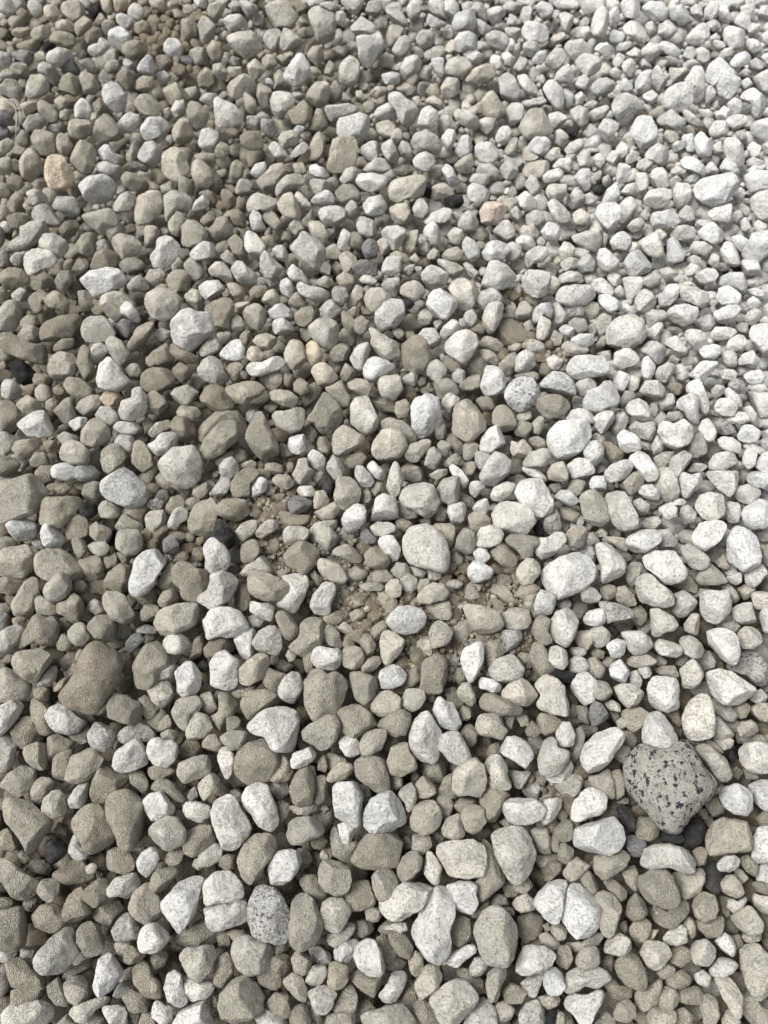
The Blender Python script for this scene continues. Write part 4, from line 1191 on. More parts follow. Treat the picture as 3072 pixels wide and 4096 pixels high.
l+ 522,277 528,269 538,270 551,273 552,285 548,293 538,298 527,294 522,287
l 513,290 518,282 522,287 523,292 516,296
t- 523,293 533,297 543,302 538,307 526,302
w+ 532,319 533,309 541,303 551,303 553,312 551,319 543,315 538,324 533,324
c+ 536,329 538,318 544,315 551,322 549,334 544,341 537,339 536,334
c 552,312 558,304 563,309 569,319 563,327 553,329
l 559,276 568,271 578,272 583,278 573,285 562,285
l+ 552,294 560,287 573,285 590,285 597,297 585,304 570,307 558,302
l 563,307 569,301 578,302 585,309 583,317 570,318
t 568,324 575,318 585,319 588,329 578,333
w 559,329 565,324 575,329 573,339 563,335
w+ 570,339 580,334 593,334 595,344 585,348 573,344
t 549,336 555,330 563,336 560,345 552,346
t 523,324 531,319 533,328 527,332
l 463,319 466,312 474,309 478,314 476,322 471,328 466,324
w+ 439,334 443,327 452,319 460,320 462,329 452,334 444,339
c 459,319 464,319 466,327 464,332 460,329
w+ 443,346 448,339 457,332 464,330 476,334 480,339 476,349 469,359 463,365 452,356 445,351
w 417,335 424,329 434,329 439,336 437,345 429,349 427,341
t+ 399,354 402,344 412,336 422,335 429,344 431,359 427,366 421,374 407,370 400,365
t- 390,329 400,328 405,334 400,341 395,336
t- 433,322 442,319 444,324 437,332
d- 491,332 499,322 511,320 521,324 527,334 523,344 508,346 496,339
t 481,340 486,336 496,339 504,346 499,351 489,349
c 478,351 486,348 496,354 500,361 496,367 486,361
t- 469,359 479,354 489,364 484,376 471,376 465,369
c 525,346 531,339 541,341 546,349 543,356 533,356 527,351
w+ 515,361 518,354 526,349 533,354 536,364 531,371 523,374 515,371
t 499,364 508,356 517,351 516,361 513,371 508,378 501,374
c- 506,346 516,341 523,346 518,351 511,353
t 512,376 518,374 533,372 543,376 541,381 528,381
c 543,361 553,354 563,360 560,369 553,370
g- 548,351 558,351 558,356 551,356
t 558,346 565,341 578,344 590,349 583,355 565,356
m+ 539,383 546,374 553,370 565,372 573,381 576,391 575,398 563,396 548,393 542,391
t+ 536,408 538,398 548,395 560,395 568,401 573,407 565,413 555,421 543,416
m+ 505,391 511,381 521,376 533,378 541,391 536,401 528,409 518,413 510,407 505,398
w+ 480,386 483,375 487,365 496,364 502,370 507,380 505,388 496,395 486,396 481,392
c+ 424,374 429,362 437,359 444,365 448,372 442,380 431,382
t 439,364 447,355 457,361 462,367 452,374 447,369
c 449,376 459,369 466,369 466,378 464,386 454,381
t 459,386 469,376 480,374 480,386 471,391 462,390
t+ 432,388 434,381 447,378 455,382 460,393 452,398 444,401 434,396
l+ 441,403 445,395 454,391 460,397 457,406 449,413 442,409
c- 400,371 407,366 412,369 405,374
c 403,378 415,370 418,372 417,383 410,391 405,386
t- 420,386 429,381 431,391 424,396 418,392
w+ 411,401 413,395 422,397 427,392 433,391 439,401 441,413 441,423 432,433 422,439 416,440 412,430 411,416
t+ 452,421 454,408 462,401 471,399 480,408 485,421 484,430 476,438 469,443 459,438 452,433
t 476,401 481,396 491,398 495,406 491,413 484,411
t+ 492,413 497,406 506,404 513,413 517,423 513,430 507,435 499,430 492,422
t 513,425 521,421 531,423 531,430 526,438 516,435
t 517,416 523,411 531,411 531,418 523,423 516,421
t 532,423 538,417 544,416 543,428 538,435 532,432
w+ 563,416 568,411 580,408 595,413 597,423 585,423 570,421
w+ 546,443 548,433 558,421 573,419 590,421 593,435 583,448 573,458 565,461 555,458 549,450
w+ 480,446 483,435 491,427 499,425 504,435 505,443 497,449 489,454 481,453
l- 442,408 452,413 449,421 442,418
t 433,428 442,423 447,428 444,438 437,440
t- 442,438 452,433 464,443 464,453 454,455
t 380,423 390,419 402,421 412,430 416,440 410,448 400,451 392,440 385,430
t 396,403 405,399 411,406 407,416 399,419 395,411
c+ 405,455 410,445 422,440 432,440 429,448 422,460 412,463 406,459
c 437,445 442,440 452,445 449,453 443,459 439,453
c+ 426,458 429,449 436,446 441,455 439,465 432,471 424,466
t 463,445 469,442 479,445 476,455 469,460 463,459
t 441,466 447,458 457,453 462,458 459,465 449,467
l 473,455 479,451 490,455 489,463 481,470 476,463
t- 462,467 469,460 479,465 476,475 466,475
l+ 479,477 484,467 489,458 495,451 504,455 512,463 508,475 501,485 494,487 485,484
c+ 510,450 511,440 518,443 523,438 528,444 533,450 526,459 516,461
t 529,440 536,435 544,440 546,448 536,450
t- 499,450 506,445 510,448 508,458 501,458
c+ 522,463 528,453 538,449 549,449 551,458 546,467 536,467 523,467
w 522,470 526,464 538,470 546,477 548,485 538,480 528,475
t- 506,480 516,475 526,475 526,482 516,490
w+ 448,467 453,464 462,470 469,480 469,487 464,491 460,482 452,475
c 428,476 437,470 448,469 447,475 437,480
c+ 436,490 439,482 449,477 459,476 460,490 459,500 450,505 439,500
w+ 468,487 471,481 481,481 486,487 481,495 475,498 469,493
c+ 490,495 494,487 506,482 517,484 511,495 501,502 492,501
w+ 473,507 479,500 486,498 491,507 489,514 479,516 474,512
w 447,512 449,505 462,502 466,507 466,517 459,524 452,522
w+ 515,492 521,482 531,476 541,480 548,490 553,502 551,512 541,517 531,514 522,505
c+ 547,472 553,464 563,461 568,470 568,480 558,482 549,480
w 568,465 575,459 590,460 595,472 585,482 573,480
l+ 554,497 560,488 570,490 580,501 573,506 562,505
t- 549,485 558,482 564,487 555,493
l+ 385,490 390,470 395,460 400,467 403,481 400,495 394,498
t- 400,470 407,463 420,467 427,477 415,482 402,480
c+ 399,500 403,490 410,482 422,481 432,485 439,500 436,512 429,519 417,512 405,507
t 392,505 402,503 415,511 418,517 407,519 397,514
t 432,509 439,506 447,509 444,522 434,519
t- 459,492 471,497 476,505 469,512 459,505
c+ 491,514 496,505 506,501 518,502 531,509 536,522 526,534 506,534 494,527
t- 558,507 570,507 580,514 575,522 563,519
g- 528,366 536,361 541,371 533,376
s 543,520 548,511 554,507 559,515 562,527 554,533 546,536
k- 533,527 539,520 543,525 544,535 536,536
w+ 533,542 539,538 548,538 555,532 563,532 567,541 560,549 553,556 543,560 536,554
t+ 565,535 572,527 580,525 588,530 588,542 580,548 570,547 564,542
t 468,516 475,512 486,514 491,520 489,528 479,531 471,528
t 432,525 442,523 452,522 455,530 454,542 449,549 439,544
y+ 402,549 403,539 410,528 420,525 429,525 439,530 444,537 447,547 449,559 447,569 441,572 429,569 417,567 407,562
t 394,521 400,518 410,522 415,527 408,532 397,530
t- 417,520 429,517 434,525 424,525
t+ 457,537 464,528 473,531 476,539 475,551 466,556 455,551
l+ 474,537 481,528 491,526 499,527 504,535 500,543 491,548 480,548 474,544
t+ 505,539 513,533 526,535 536,537 541,542 533,549 534,557 523,559 516,549 507,544
t 491,552 499,544 508,544 516,554 518,562 510,569 501,565 495,559
w+ 473,554 478,548 486,549 491,557 486,563 476,562
t 449,557 457,552 464,557 462,564 452,568
w+ 468,569 474,560 483,563 494,570 490,578 480,582 471,584 468,579
c+ 516,572 521,564 526,558 536,559 542,565 539,575 533,583 523,586 518,582
l- 542,567 548,559 555,558 553,564 546,569
w+ 539,577 544,567 553,562 563,556 575,553 588,552 597,562 595,579 583,589 570,596 558,599 546,591 539,584
w+ 534,606 537,596 541,590 549,588 558,594 555,606 551,615 542,619 536,615
t 515,591 521,585 533,584 541,589 536,594 526,599 518,596
t 523,596 533,594 539,593 536,606 532,612 526,609
l- 555,604 563,600 570,601 572,609 563,611
l- 408,567 417,567 427,572 422,579 415,578
w- 427,569 434,572 442,572 441,580 434,582 428,579
c 390,572 397,563 407,564 411,572 402,579 395,578
c+ 385,586 390,579 397,578 402,586 401,596 392,598 386,594
c 401,579 410,574 417,579 416,589 410,594 402,589
t 415,586 420,579 429,579 429,584 422,591 417,596
c+ 417,596 424,586 434,583 444,584 450,594 449,600 439,601 429,604 420,604
t 420,604 434,604 449,601 452,614 449,620 439,619 429,612
c 445,582 452,579 459,580 463,584 459,589 449,588
t- 454,594 464,584 474,582 481,589 479,601 471,605 462,601
t- 489,582 499,582 511,589 521,599 516,604 501,604 491,594
t- 479,594 486,584 491,594 489,604 481,606
w+ 386,622 390,614 399,607 411,606 422,610 427,617 424,625 417,632 405,635 394,631
c+ 429,633 432,625 439,619 447,624 453,632 449,642 442,647 432,648
t- 454,624 466,620 473,633 469,643 459,653 449,648
c+ 462,604 471,604 486,606 499,612 505,624 501,630 491,633 479,635 471,627 466,616
c+ 502,616 507,607 518,606 528,610 531,621 527,628 516,631 505,627
c+ 380,643 382,633 387,630 395,633 405,641 403,648 397,656 389,666 382,661
s+ 500,638 502,631 511,630 521,631 522,638 516,647 508,651 501,646
t+ 531,631 533,621 541,615 551,620 548,631 553,641 546,646 536,641
w+ 548,636 551,621 555,612 563,609 572,610 578,621 576,633 570,648 563,646 553,641
t 531,653 533,643 541,643 547,651 551,663 555,670 543,675 533,670
l+ 546,658 548,648 557,645 567,651 568,663 563,670 553,666
t 484,646 491,641 500,643 506,653 499,658 491,666 496,673 489,675 484,666
w+ 460,658 464,648 474,643 481,641 484,646 483,661 479,670 473,682 469,683 463,670
l+ 489,670 494,661 504,657 512,654 518,659 525,668 522,677 511,682 501,683 491,677
w+ 476,680 483,677 494,680 501,685 505,691 499,695 486,690 479,688
c+ 502,693 507,685 516,680 523,678 532,684 538,695 534,705 526,708 513,703 505,700
l+ 534,685 538,678 547,675 558,680 565,688 570,700 572,712 565,716 555,715 541,710 537,703 541,695
t+ 421,668 424,659 433,656 442,656 448,664 449,675 445,688 439,694 429,694 420,690 422,680
t 400,685 410,670 418,664 423,670 421,680 412,688 405,690
w+ 379,678 382,669 390,664 400,667 407,675 402,684 394,689 382,689
c+ 401,698 405,690 415,688 424,690 426,698 420,708 412,712 403,708
c 457,693 462,684 470,683 474,693 476,703 471,709 462,701
t- 444,690 454,687 459,695 464,703 457,710 449,703
t 453,675 458,667 464,670 466,680 459,685
g 450,661 454,656 460,657 459,666 454,670
c- 434,653 444,649 454,652 454,657 447,661
c 417,643 422,636 428,637 432,649 431,656 424,653
t- 400,658 408,653 415,656 410,661
t+ 476,700 481,693 494,694 506,698 518,705 528,709 523,715 513,715 501,717 489,712 479,706
w+ 433,712 437,698 441,696 445,701 453,703 457,712 462,725 460,730 453,732 444,730 437,720
t 457,715 462,706 470,708 473,715 468,720 460,720
w+ 408,732 412,720 420,712 428,712 434,720 441,730 444,733 437,742 441,755 436,761 426,763 417,762 411,747
l+ 434,745 439,735 449,731 459,732 465,742 470,755 473,763 469,767 459,766 449,761 442,752
t+ 387,762 392,747 399,737 407,740 410,752 415,759 417,769 402,777 390,774
t+ 378,720 390,715 402,710 411,712 411,722 405,735 395,737 382,732 373,730
c+ 475,725 480,715 491,712 500,717 504,727 510,732 506,741 494,737 480,735
t 460,735 464,726 471,724 478,732 476,742 471,748 465,742
c 504,717 508,711 515,712 513,722 511,730 506,725
t 516,717 521,714 528,717 528,725 521,726
t 525,730 532,720 538,725 541,732 536,737 527,735
t 536,722 541,714 553,715 562,722 555,730 546,735 539,730
k- 536,717 541,712 551,715 551,725 541,727
w+ 500,750 506,737 516,737 526,742 533,750 534,757 528,764 526,769 516,762 505,756
l+ 538,759 543,742 548,733 555,737 558,747 570,751 569,759 560,772 551,777 541,774
w+ 555,732 563,722 570,722 575,735 574,745 565,747 558,745
c 573,755 576,730 583,727 585,737 580,757 575,759
t- 565,717 573,703 578,710 575,717
t- 485,755 491,745 499,742 501,752 494,756
k- 548,675 553,669 565,670 575,675 573,683 563,683
l 568,661 575,657 585,659 590,668 583,673 570,672
c 574,633 580,628 590,631 593,643 585,651 576,643
c 570,648 580,647 588,652 580,658 572,656
w 575,695 570,688 578,675 588,673 597,683 595,698 585,705
t- 516,653 526,646 531,651 531,668 523,668
t- 501,651 508,658 513,653 506,649
c+ 454,772 459,766 469,761 476,758 484,767 486,779 485,789 481,799 471,794 459,796 452,789
l+ 481,758 489,754 499,755 507,765 508,777 512,787 506,792 491,788 486,783 490,775 485,767
c 510,770 521,772 531,770 528,779 521,789 515,787
t- 417,762 432,765 444,760 447,772 439,784 427,782 420,772
c 387,772 392,770 402,778 402,787 395,789 389,784
l+ 399,789 403,782 410,781 416,789 416,802 412,809 407,813 405,803 399,797
c+ 415,784 421,777 427,775 434,784 436,794 427,798 418,797
t 437,793 444,779 452,773 454,787 457,797 447,799
t- 410,779 415,770 420,777 415,784
c 436,799 442,794 449,796 453,804 449,817 442,822 439,809
c+ 410,819 415,805 422,799 432,799 439,807 442,817 439,826 431,834 420,834 411,829
t 454,804 462,797 471,797 478,805 469,812 458,812
t 480,794 489,787 501,791 511,797 504,807 501,819 494,823 484,819 481,807
c+ 460,814 466,807 476,805 484,809 486,822 481,829 474,834 466,831
c+ 442,829 447,819 457,812 462,814 465,826 465,836 454,840 444,836
t- 429,831 442,829 444,839 437,844
w+ 501,809 507,800 518,797 531,797 541,803 547,809 542,819 533,824 518,825 508,822
w+ 542,809 544,800 553,798 565,798 563,805 558,814 551,822 543,825 541,819
s- 521,792 528,782 538,782 542,792 538,799 528,798
t- 531,775 541,770 547,779 543,787 536,782
w 544,772 555,770 568,757 573,767 570,779 560,783 549,781
c 555,787 565,779 578,773 585,782 580,792 570,798 560,796
d- 541,797 548,784 558,789 558,794 551,798
t 553,829 563,819 573,824 572,839 563,843 555,836
l+ 492,834 501,828 513,826 526,829 533,841 536,854 534,868 528,877 523,882 513,883 506,873 499,861 494,849
c 531,831 538,828 547,830 551,844 551,854 543,855 536,846
c- 536,856 553,854 551,864 538,868
t 551,839 554,833 559,841 558,850 553,854
d- 541,868 553,861 563,864 560,876 546,881
c 563,873 568,864 580,856 590,866 583,877 570,882
l+ 437,849 444,843 459,840 471,839 484,844 486,854 487,866 484,876 469,878 449,877 442,866 437,857
t 479,841 489,836 491,849 496,859 504,871 504,881 494,891 481,901 471,891 476,881 487,871 489,854
c+ 397,868 402,856 410,850 417,852 423,859 421,870 412,878 401,883 396,876
l+ 423,864 426,852 431,851 438,860 442,868 439,883 434,885 423,873
c 412,849 413,836 422,833 429,836 432,846 422,855
t- 401,839 410,835 412,846 405,851
l+ 378,903 385,896 395,889 405,883 420,878 429,881 436,888 433,898 424,906 415,913 402,920 392,922 382,913
w+ 407,933 417,918 422,906 432,893 439,886 449,888 454,901 454,918 449,933 452,945 448,960 439,964 429,960 424,955 417,945
w+ 445,886 457,882 471,882 478,886 476,896 479,903 474,910 471,915 460,915 454,910 454,898 450,889
t 466,915 476,910 486,903 491,896 486,910 476,918
t 452,923 462,917 469,920 471,933 466,945 459,946 452,940
c+ 473,928 479,918 489,908 499,907 508,913 516,925 518,938 513,955 506,967 496,966 484,962 476,948
t- 516,918 506,910 501,907 513,908
t- 489,901 496,893 506,896 508,906 496,908
t- 501,881 511,876 518,886 516,896 506,896
c 513,881 528,878 533,886 526,893 516,893
c 516,898 526,893 536,903 533,910 521,912 511,906
d- 518,918 531,913 543,918 541,933 526,943 518,933
l 387,925 380,933 387,928 395,923 407,923 408,930 400,933
t- 494,789 501,792 511,794 506,789
c- 499,822 506,818 513,825 506,828
t- 543,854 558,854 560,861 548,861
w+ 531,898 541,888 553,878 563,876 568,883 564,896 563,910 558,923 553,925 546,920 538,908
w+ 565,896 570,886 578,881 590,886 600,908 597,930 590,940 578,940 568,930 562,918 564,906
c 551,925 560,923 567,930 565,940 558,940 552,933
c 539,935 548,933 559,941 560,948 553,950 542,943
t 543,925 548,923 551,930 546,933
w 580,4 588,0 603,-2 607,2 603,10 593,14 584,12
w+ 591,25 596,10 603,5 609,11 609,22 606,35 601,40 593,35
w 609,12 615,4 620,10 620,20 615,30 610,27
w+ 619,5 625,-2 637,-4 640,5 640,17 632,19 622,16
w+ 642,6 650,1 662,1 669,10 667,19 659,22 650,19 642,12
w 669,12 674,6 683,5 689,15 695,19 690,25 679,26 672,20
l 677,2 684,-2 701,-2 701,2 694,6 684,5
w 690,9 696,4 701,7 703,17 696,21 692,14
w+ 704,9 711,1 719,2 719,15 713,21 704,19
w 719,7 726,5 731,17 729,25 719,20
l 731,4 736,-2 745,-2 745,5 738,10 734,7
w 750,0 758,-2 771,0 766,5 756,5
w 740,7 748,5 756,12 756,20 751,25 743,17
w 734,22 741,12 748,15 752,25 748,31 738,27
w 758,12 763,6 773,5 776,17 766,20 758,17
l 579,22 585,17 590,19 588,25 580,26
c- 570,32 578,27 588,27 595,35 598,40 588,40 575,38
c- 574,12 580,12 582,17 575,21
w+ 622,25 627,20 637,21 645,27 648,37 645,44 640,44 632,37 625,35
w 645,25 651,21 656,26 656,32 651,38 647,32
w+ 657,35 659,25 668,19 674,25 678,30 673,36 668,41 662,38
w+ 685,40 689,32 696,25 704,22 710,27 710,37 704,44 695,46 687,43
w 704,23 714,20 721,22 721,27 714,32 709,27
w+ 721,37 724,28 734,26 745,31 746,40 742,47 736,51 729,47
c 747,30 753,22 761,25 758,32 751,36
w 710,37 716,33 721,37 719,41 711,41
w 710,43 716,40 724,42 726,47 719,49 713,47
w 746,40 753,37 759,42 761,49 753,54 746,47
w 762,35 771,27 776,40 771,47 763,42
w 607,36 614,30 622,32 627,37 625,42 617,43 610,41
w+ 593,48 600,43 607,42 615,49 615,54 605,57 599,53
l 615,49 620,43 631,41 632,46 625,51 617,52
c- 612,30 622,27 625,32 617,31
w+ 574,62 583,54 593,54 601,59 601,69 595,75 588,77 580,70
w 612,62 620,51 625,57 622,67 616,68
w 626,54 635,47 641,51 642,57 632,59
l 621,64 630,58 636,64 635,74 630,78 624,73
w 641,51 650,42 658,44 662,52 654,58 647,62 642,57
w+ 659,44 664,40 674,44 682,52 677,58 667,54 661,51
l 682,57 687,47 694,47 696,54 692,61 684,61
c 695,49 703,47 709,52 710,62 703,65 695,58
w- 652,62 657,57 666,57 669,63 664,69 657,67
l 683,64 692,59 699,62 699,67 689,69 684,68
w- 637,62 645,57 652,67 647,69 640,68
w 716,57 724,49 734,47 734,54 724,59
w+ 730,62 736,54 746,51 752,56 748,64 738,69 732,68
l 748,62 756,58 763,62 764,68 757,72 751,70
w 761,57 768,52 776,54 776,64 766,64
w+ 705,74 711,63 720,57 729,65 738,74 736,79 721,78 714,87 706,82
w- 607,72 615,67 622,72 622,77 615,79 609,75
w 578,77 585,75 589,79 588,91 580,89 573,84
w 574,94 580,91 585,96 583,104 575,105
l+ 590,87 598,79 607,77 615,82 616,89 609,95 600,98 593,94
w 619,82 625,78 632,84 633,94 627,95 621,90
w+ 640,74 645,68 652,69 652,79 650,89 642,96 635,89 635,82
w 652,72 657,65 663,72 667,82 662,91 656,93 652,84
l- 669,67 677,69 687,67 687,77 677,84 669,82
w+ 690,72 696,64 703,67 705,79 704,99 694,106 692,96 694,87 684,82
w+ 662,104 667,89 677,83 692,82 695,88 692,104 684,111 674,114 664,109
w 704,91 711,84 716,91 714,101 706,106
w+ 717,87 721,78 734,75 742,80 738,91 731,99 724,101 719,95
w 741,82 748,77 753,84 748,89 743,88
w 752,79 761,72 773,69 776,87 766,93 756,89
l 737,72 745,67 751,72 748,77 740,77
w+ 738,99 742,90 753,87 763,94 768,104 764,114 757,120 751,114 753,106 748,99
w- 746,106 752,104 756,111 751,115
c 727,104 734,98 742,101 742,111 736,119 730,114
c 726,119 736,114 746,114 747,124 737,130 729,127
w 716,114 724,106 730,110 730,119 724,122 717,120
c- 711,104 719,99 720,109 714,109
l+ 610,104 617,96 627,93 637,98 643,106 645,114 635,116 627,126 622,127 617,119 612,111
w- 642,106 650,103 653,110 648,112
c 642,96 652,90 658,95 657,103 650,104
c 586,114 595,109 607,105 610,110 605,117 593,121 586,119
l- 598,104 607,96 610,104 603,108
l 583,104 593,100 600,103 595,109 585,109
l+ 598,127 603,119 610,117 617,121 619,129 612,137 605,141 599,135
l- 583,129 590,124 598,129 598,136 590,142 583,136
w+ 628,129 635,119 642,115 652,114 654,121 658,131 657,141 650,148 641,150 635,141
l+ 654,119 664,114 672,109 679,116 687,119 684,126 674,130 667,130 659,124
l 682,111 689,110 699,120 708,126 704,131 694,126 687,121
c- 696,109 709,109 714,114 714,119 704,119
w+ 709,129 716,120 726,121 730,129 726,136 716,141 709,135
t 662,136 667,130 677,132 679,138 674,143 666,141
l 680,129 689,125 696,129 694,133 684,133
w 682,136 692,133 695,143 694,152 687,151 683,143
w 671,146 677,141 687,141 684,148 675,152
w+ 695,136 701,131 709,138 714,147 711,156 701,158 695,151
l 713,146 721,141 724,151 719,158 714,156
w+ 722,146 726,138 737,138 745,146 745,161 741,169 732,163 725,156
w+ 750,129 756,121 768,117 776,121 776,136 763,140 752,135
l 734,133 746,129 746,138 741,141
w 747,148 753,142 761,146 759,156 751,158
w 761,146 771,140 778,143 776,158 766,153
w 746,161 753,157 764,161 761,166 748,166
c 745,171 753,166 763,166 763,173 751,174
w 719,161 726,158 736,164 740,173 734,178 724,173 719,168
c+ 642,156 650,148 659,143 668,148 669,161 667,168 657,163
w 607,156 614,150 619,154 617,163 612,166 607,161
w 615,148 622,141 628,147 627,156 621,162 617,156
l 627,156 632,151 640,153 635,161 625,166
w 594,156 600,153 606,161 600,168 595,164
l 635,163 645,158 654,159 652,166 645,172 637,168
w+ 616,173 619,163 625,161 631,166 631,175 625,184 619,184 616,179
c 650,178 654,168 662,167 668,175 669,185 662,190 652,187
w+ 633,178 638,172 646,173 651,183 647,190 640,192 635,185
w 574,177 580,171 588,166 591,175 590,188 585,192 578,184
l- 593,173 600,169 603,178 595,183
l 603,178 610,174 612,182 607,188 603,185
k- 591,185 603,185 607,190 600,195 594,193
w 620,193 627,185 635,183 638,189 635,195 625,196
w 601,203 607,190 615,183 620,193 617,203 605,204
w+ 594,214 600,205 610,200 620,205 621,217 616,227 609,231 599,222
w 620,205 627,196 635,200 636,208 630,217 622,227 620,220
l- 635,198 641,200 642,208 635,213
w 567,200 575,189 583,193 584,200 574,210 568,206
c 584,195 590,193 599,199 593,205 583,203
w+ 643,200 650,190 659,188 671,189 673,195 668,205 657,210 646,206
c 672,195 677,183 687,182 692,190 689,203 678,208 672,203
w- 669,180 677,175 682,180 674,187
l 669,171 677,166 687,171 682,175 672,175
w 680,161 687,156 696,158 709,171 706,175 696,173 684,168
l 701,166 711,161 719,171 716,175 706,175
w- 683,180 696,173 701,178 692,185 684,185
w+ 692,190 699,179 709,175 721,174 730,171 737,177 741,185 734,195 724,203 714,208 701,203 695,196
w+ 742,178 751,171 766,171 778,173 778,193 763,190 751,193 745,187
c 732,195 740,187 746,192 743,199 736,203
w+ 748,200 756,192 771,190 783,198 783,222 771,225 758,217 750,210
w+ 706,213 714,208 724,206 732,203 732,213 730,225 724,227 714,221
w 732,213 740,210 743,217 736,225 732,224
c 678,213 687,205 695,210 694,220 684,222
w+ 650,220 652,213 662,211 674,208 680,217 679,225 669,227 654,229
l 627,227 633,220 642,217 647,224 642,230 632,232
l 640,215 645,209 650,215 647,222 642,217
w 693,225 699,220 706,220 709,225 699,230
w+ 698,232 704,225 713,222 720,229 727,235 725,241 714,245 703,240 698,237
c 669,235 677,226 684,225 694,227 695,235 689,243 679,240 672,237
w+ 666,242 669,236 677,238 682,247 687,252 683,261 674,264 666,262
l+ 635,240 645,234 656,231 662,242 664,255 658,258 648,256 642,248
l+ 609,242 616,232 625,229 630,236 632,247 624,255 614,251
c 572,235 580,229 590,231 600,235 603,245 595,252 585,248 575,242
c- 603,232 609,235 607,242 604,250
w+ 598,250 605,248 612,253 620,262 617,268 607,272 596,269
w+ 622,264 630,253 638,250 647,255 653,264 651,272 637,277 625,274
c 687,252 694,242 704,242 713,248 706,256 696,255
l 684,260 694,255 701,258 699,264 687,263
w 684,269 692,263 701,267 699,274 687,276
c 708,260 713,253 719,257 719,267 710,268
w+ 720,250 725,242 734,242 738,252 740,264 734,271 725,264
w 731,237 741,235 750,242 750,248 743,255 736,247
l- 731,230 741,230 746,235 736,237
w+ 748,240 753,232 768,231 778,237 778,255 766,257 758,264 746,260 741,255
w 741,262 748,255 758,262 761,272 748,277 742,271
c 753,225 758,220 767,225 766,232 756,232
c 740,222 746,217 751,227 746,235 741,230
l 577,264 583,257 590,255 595,262 593,271 580,273
c 654,227 662,229 667,235 662,240 657,235
c- 736,205 743,203 751,210 748,217 741,213
l 758,262 768,257 776,262 773,272 763,271
w 637,278 645,277 654,271 661,272 662,280 657,286 648,288 642,283
c- 659,270 668,267 677,271 679,277 672,282 662,282
w+ 694,277 700,272 708,267 715,269 719,275 714,282 708,287 699,285
l+ 715,285 721,277 731,272 743,273 747,281 747,292 743,302 741,292 734,287 721,287
w+ 719,288 729,286 736,290 741,294 741,303 731,306 721,304 716,297
w+ 679,292 684,286 694,286 699,288 709,293 711,302 706,313 699,307 692,303 682,301
w 658,299 664,290 669,282 678,282 679,290 677,299 669,306 662,307
w- 679,282 692,282 701,287 694,286 683,286
l- 706,292 716,292 720,302 714,309 710,304
w+ 667,311 674,306 687,304 698,307 700,314 694,322 684,327 674,324 668,318
l 645,313 654,309 664,309 667,317 659,322 652,329 647,324
w+ 713,312 724,307 738,304 742,309 736,318 727,325 720,324 714,318
l- 693,324 701,317 711,314 716,322 711,329 704,332
l+ 635,304 637,294 645,288 652,292 656,299 654,308 645,313 637,311
w+ 622,278 632,277 642,277 643,283 640,292 632,299 631,307 627,302 625,292
w 607,277 612,272 620,275 622,282 617,287 612,285
w+ 591,285 595,278 603,278 610,285 614,291 612,297 603,296 593,292
l 614,290 620,285 625,290 624,296 616,297
w+ 596,296 605,294 615,298 622,304 620,312 612,314 604,309 599,302
t 583,307 588,302 598,303 600,309 596,317 588,319 583,314
t- 585,322 595,315 605,313 612,317 610,327 603,334 598,339 595,328
t- 595,346 600,338 605,334 606,344 600,351
c+ 607,329 615,319 625,315 635,313 642,317 645,324 645,336 640,345 630,350 617,351 609,349 606,339
w+ 612,351 620,348 630,349 637,353 640,361 632,366 620,369 612,366 614,359
l- 593,355 605,351 612,351 610,361 605,359
w+ 564,364 569,357 580,356 593,356 603,356 609,364 609,374 600,377 588,377 575,380 568,375
l+ 642,344 647,340 657,341 664,346 668,354 664,361 657,365 652,359 645,354 641,351
w+ 642,359 648,354 652,359 656,364 654,374 650,380 642,380 641,369
c 647,332 652,327 657,323 663,322 664,327 659,334 659,341 654,341 648,338
w+ 664,344 669,338 677,335 682,341 688,351 687,356 682,356 674,351
t- 667,327 677,327 683,330 679,334 667,332
l+ 683,332 689,328 699,330 706,334 708,344 701,350 696,354 692,346 684,339
w+ 699,351 704,345 714,343 720,346 721,354 714,360 704,359
c+ 710,333 716,327 726,327 736,329 737,333 729,339 719,341 711,339
t 734,327 741,322 748,324 748,334 741,332
c+ 725,349 729,340 738,334 746,335 747,344 741,350 731,354
l 722,354 729,350 736,354 737,364 734,370 726,364 722,359
w+ 748,332 753,324 761,322 776,324 783,339 778,351 763,355 756,346 750,339
l 745,319 748,312 756,308 762,312 761,320 753,325 747,324
c+ 737,359 743,354 753,350 761,361 759,366 748,364 738,366
w+ 695,369 701,361 709,361 719,361 716,369 709,376 701,386 694,378 687,376
l 674,366 682,364 689,371 689,378 682,382 675,378
l+ 654,376 659,367 668,362 679,367 674,374 667,383 659,381
c- 667,361 672,354 680,359 677,364
c- 679,359 692,356 693,364 684,365
l 719,374 724,369 734,370 738,375 731,383 724,381
s+ 727,385 734,378 742,380 746,387 745,395 736,393 731,390
w+ 743,376 751,370 761,370 766,376 761,383 751,385 746,381
w 748,386 756,380 766,382 768,388 761,393 752,392
w 722,393 729,387 736,393 745,401 743,406 736,406 729,401
w+ 714,406 719,398 729,397 736,401 738,408 734,416 724,416 715,411
l 711,391 716,385 725,386 724,393 717,398 713,397
w+ 684,387 692,380 700,378 703,386 706,393 709,403 708,416 701,414 699,406 694,396 687,393
l+ 675,401 682,396 692,393 699,397 699,408 699,424 694,425 687,418 683,411 677,408
d 667,386 674,381 683,386 684,393 677,395 671,391
w+ 638,388 645,381 657,380 664,386 668,388 662,397 650,399 640,395
l 658,401 664,395 672,392 675,401 673,409 662,412
c 627,381 635,374 640,378 638,388 632,392 627,386
w 612,378 620,371 627,374 630,378 625,388 622,396 617,391
l 575,386 580,380 590,378 596,383 595,388 585,397 578,396
l+ 583,401 588,392 598,387 605,381 612,380 617,390 620,398 617,406 607,408 598,412 590,417 584,409
t 620,401 625,391 632,391 636,397 627,406 620,409
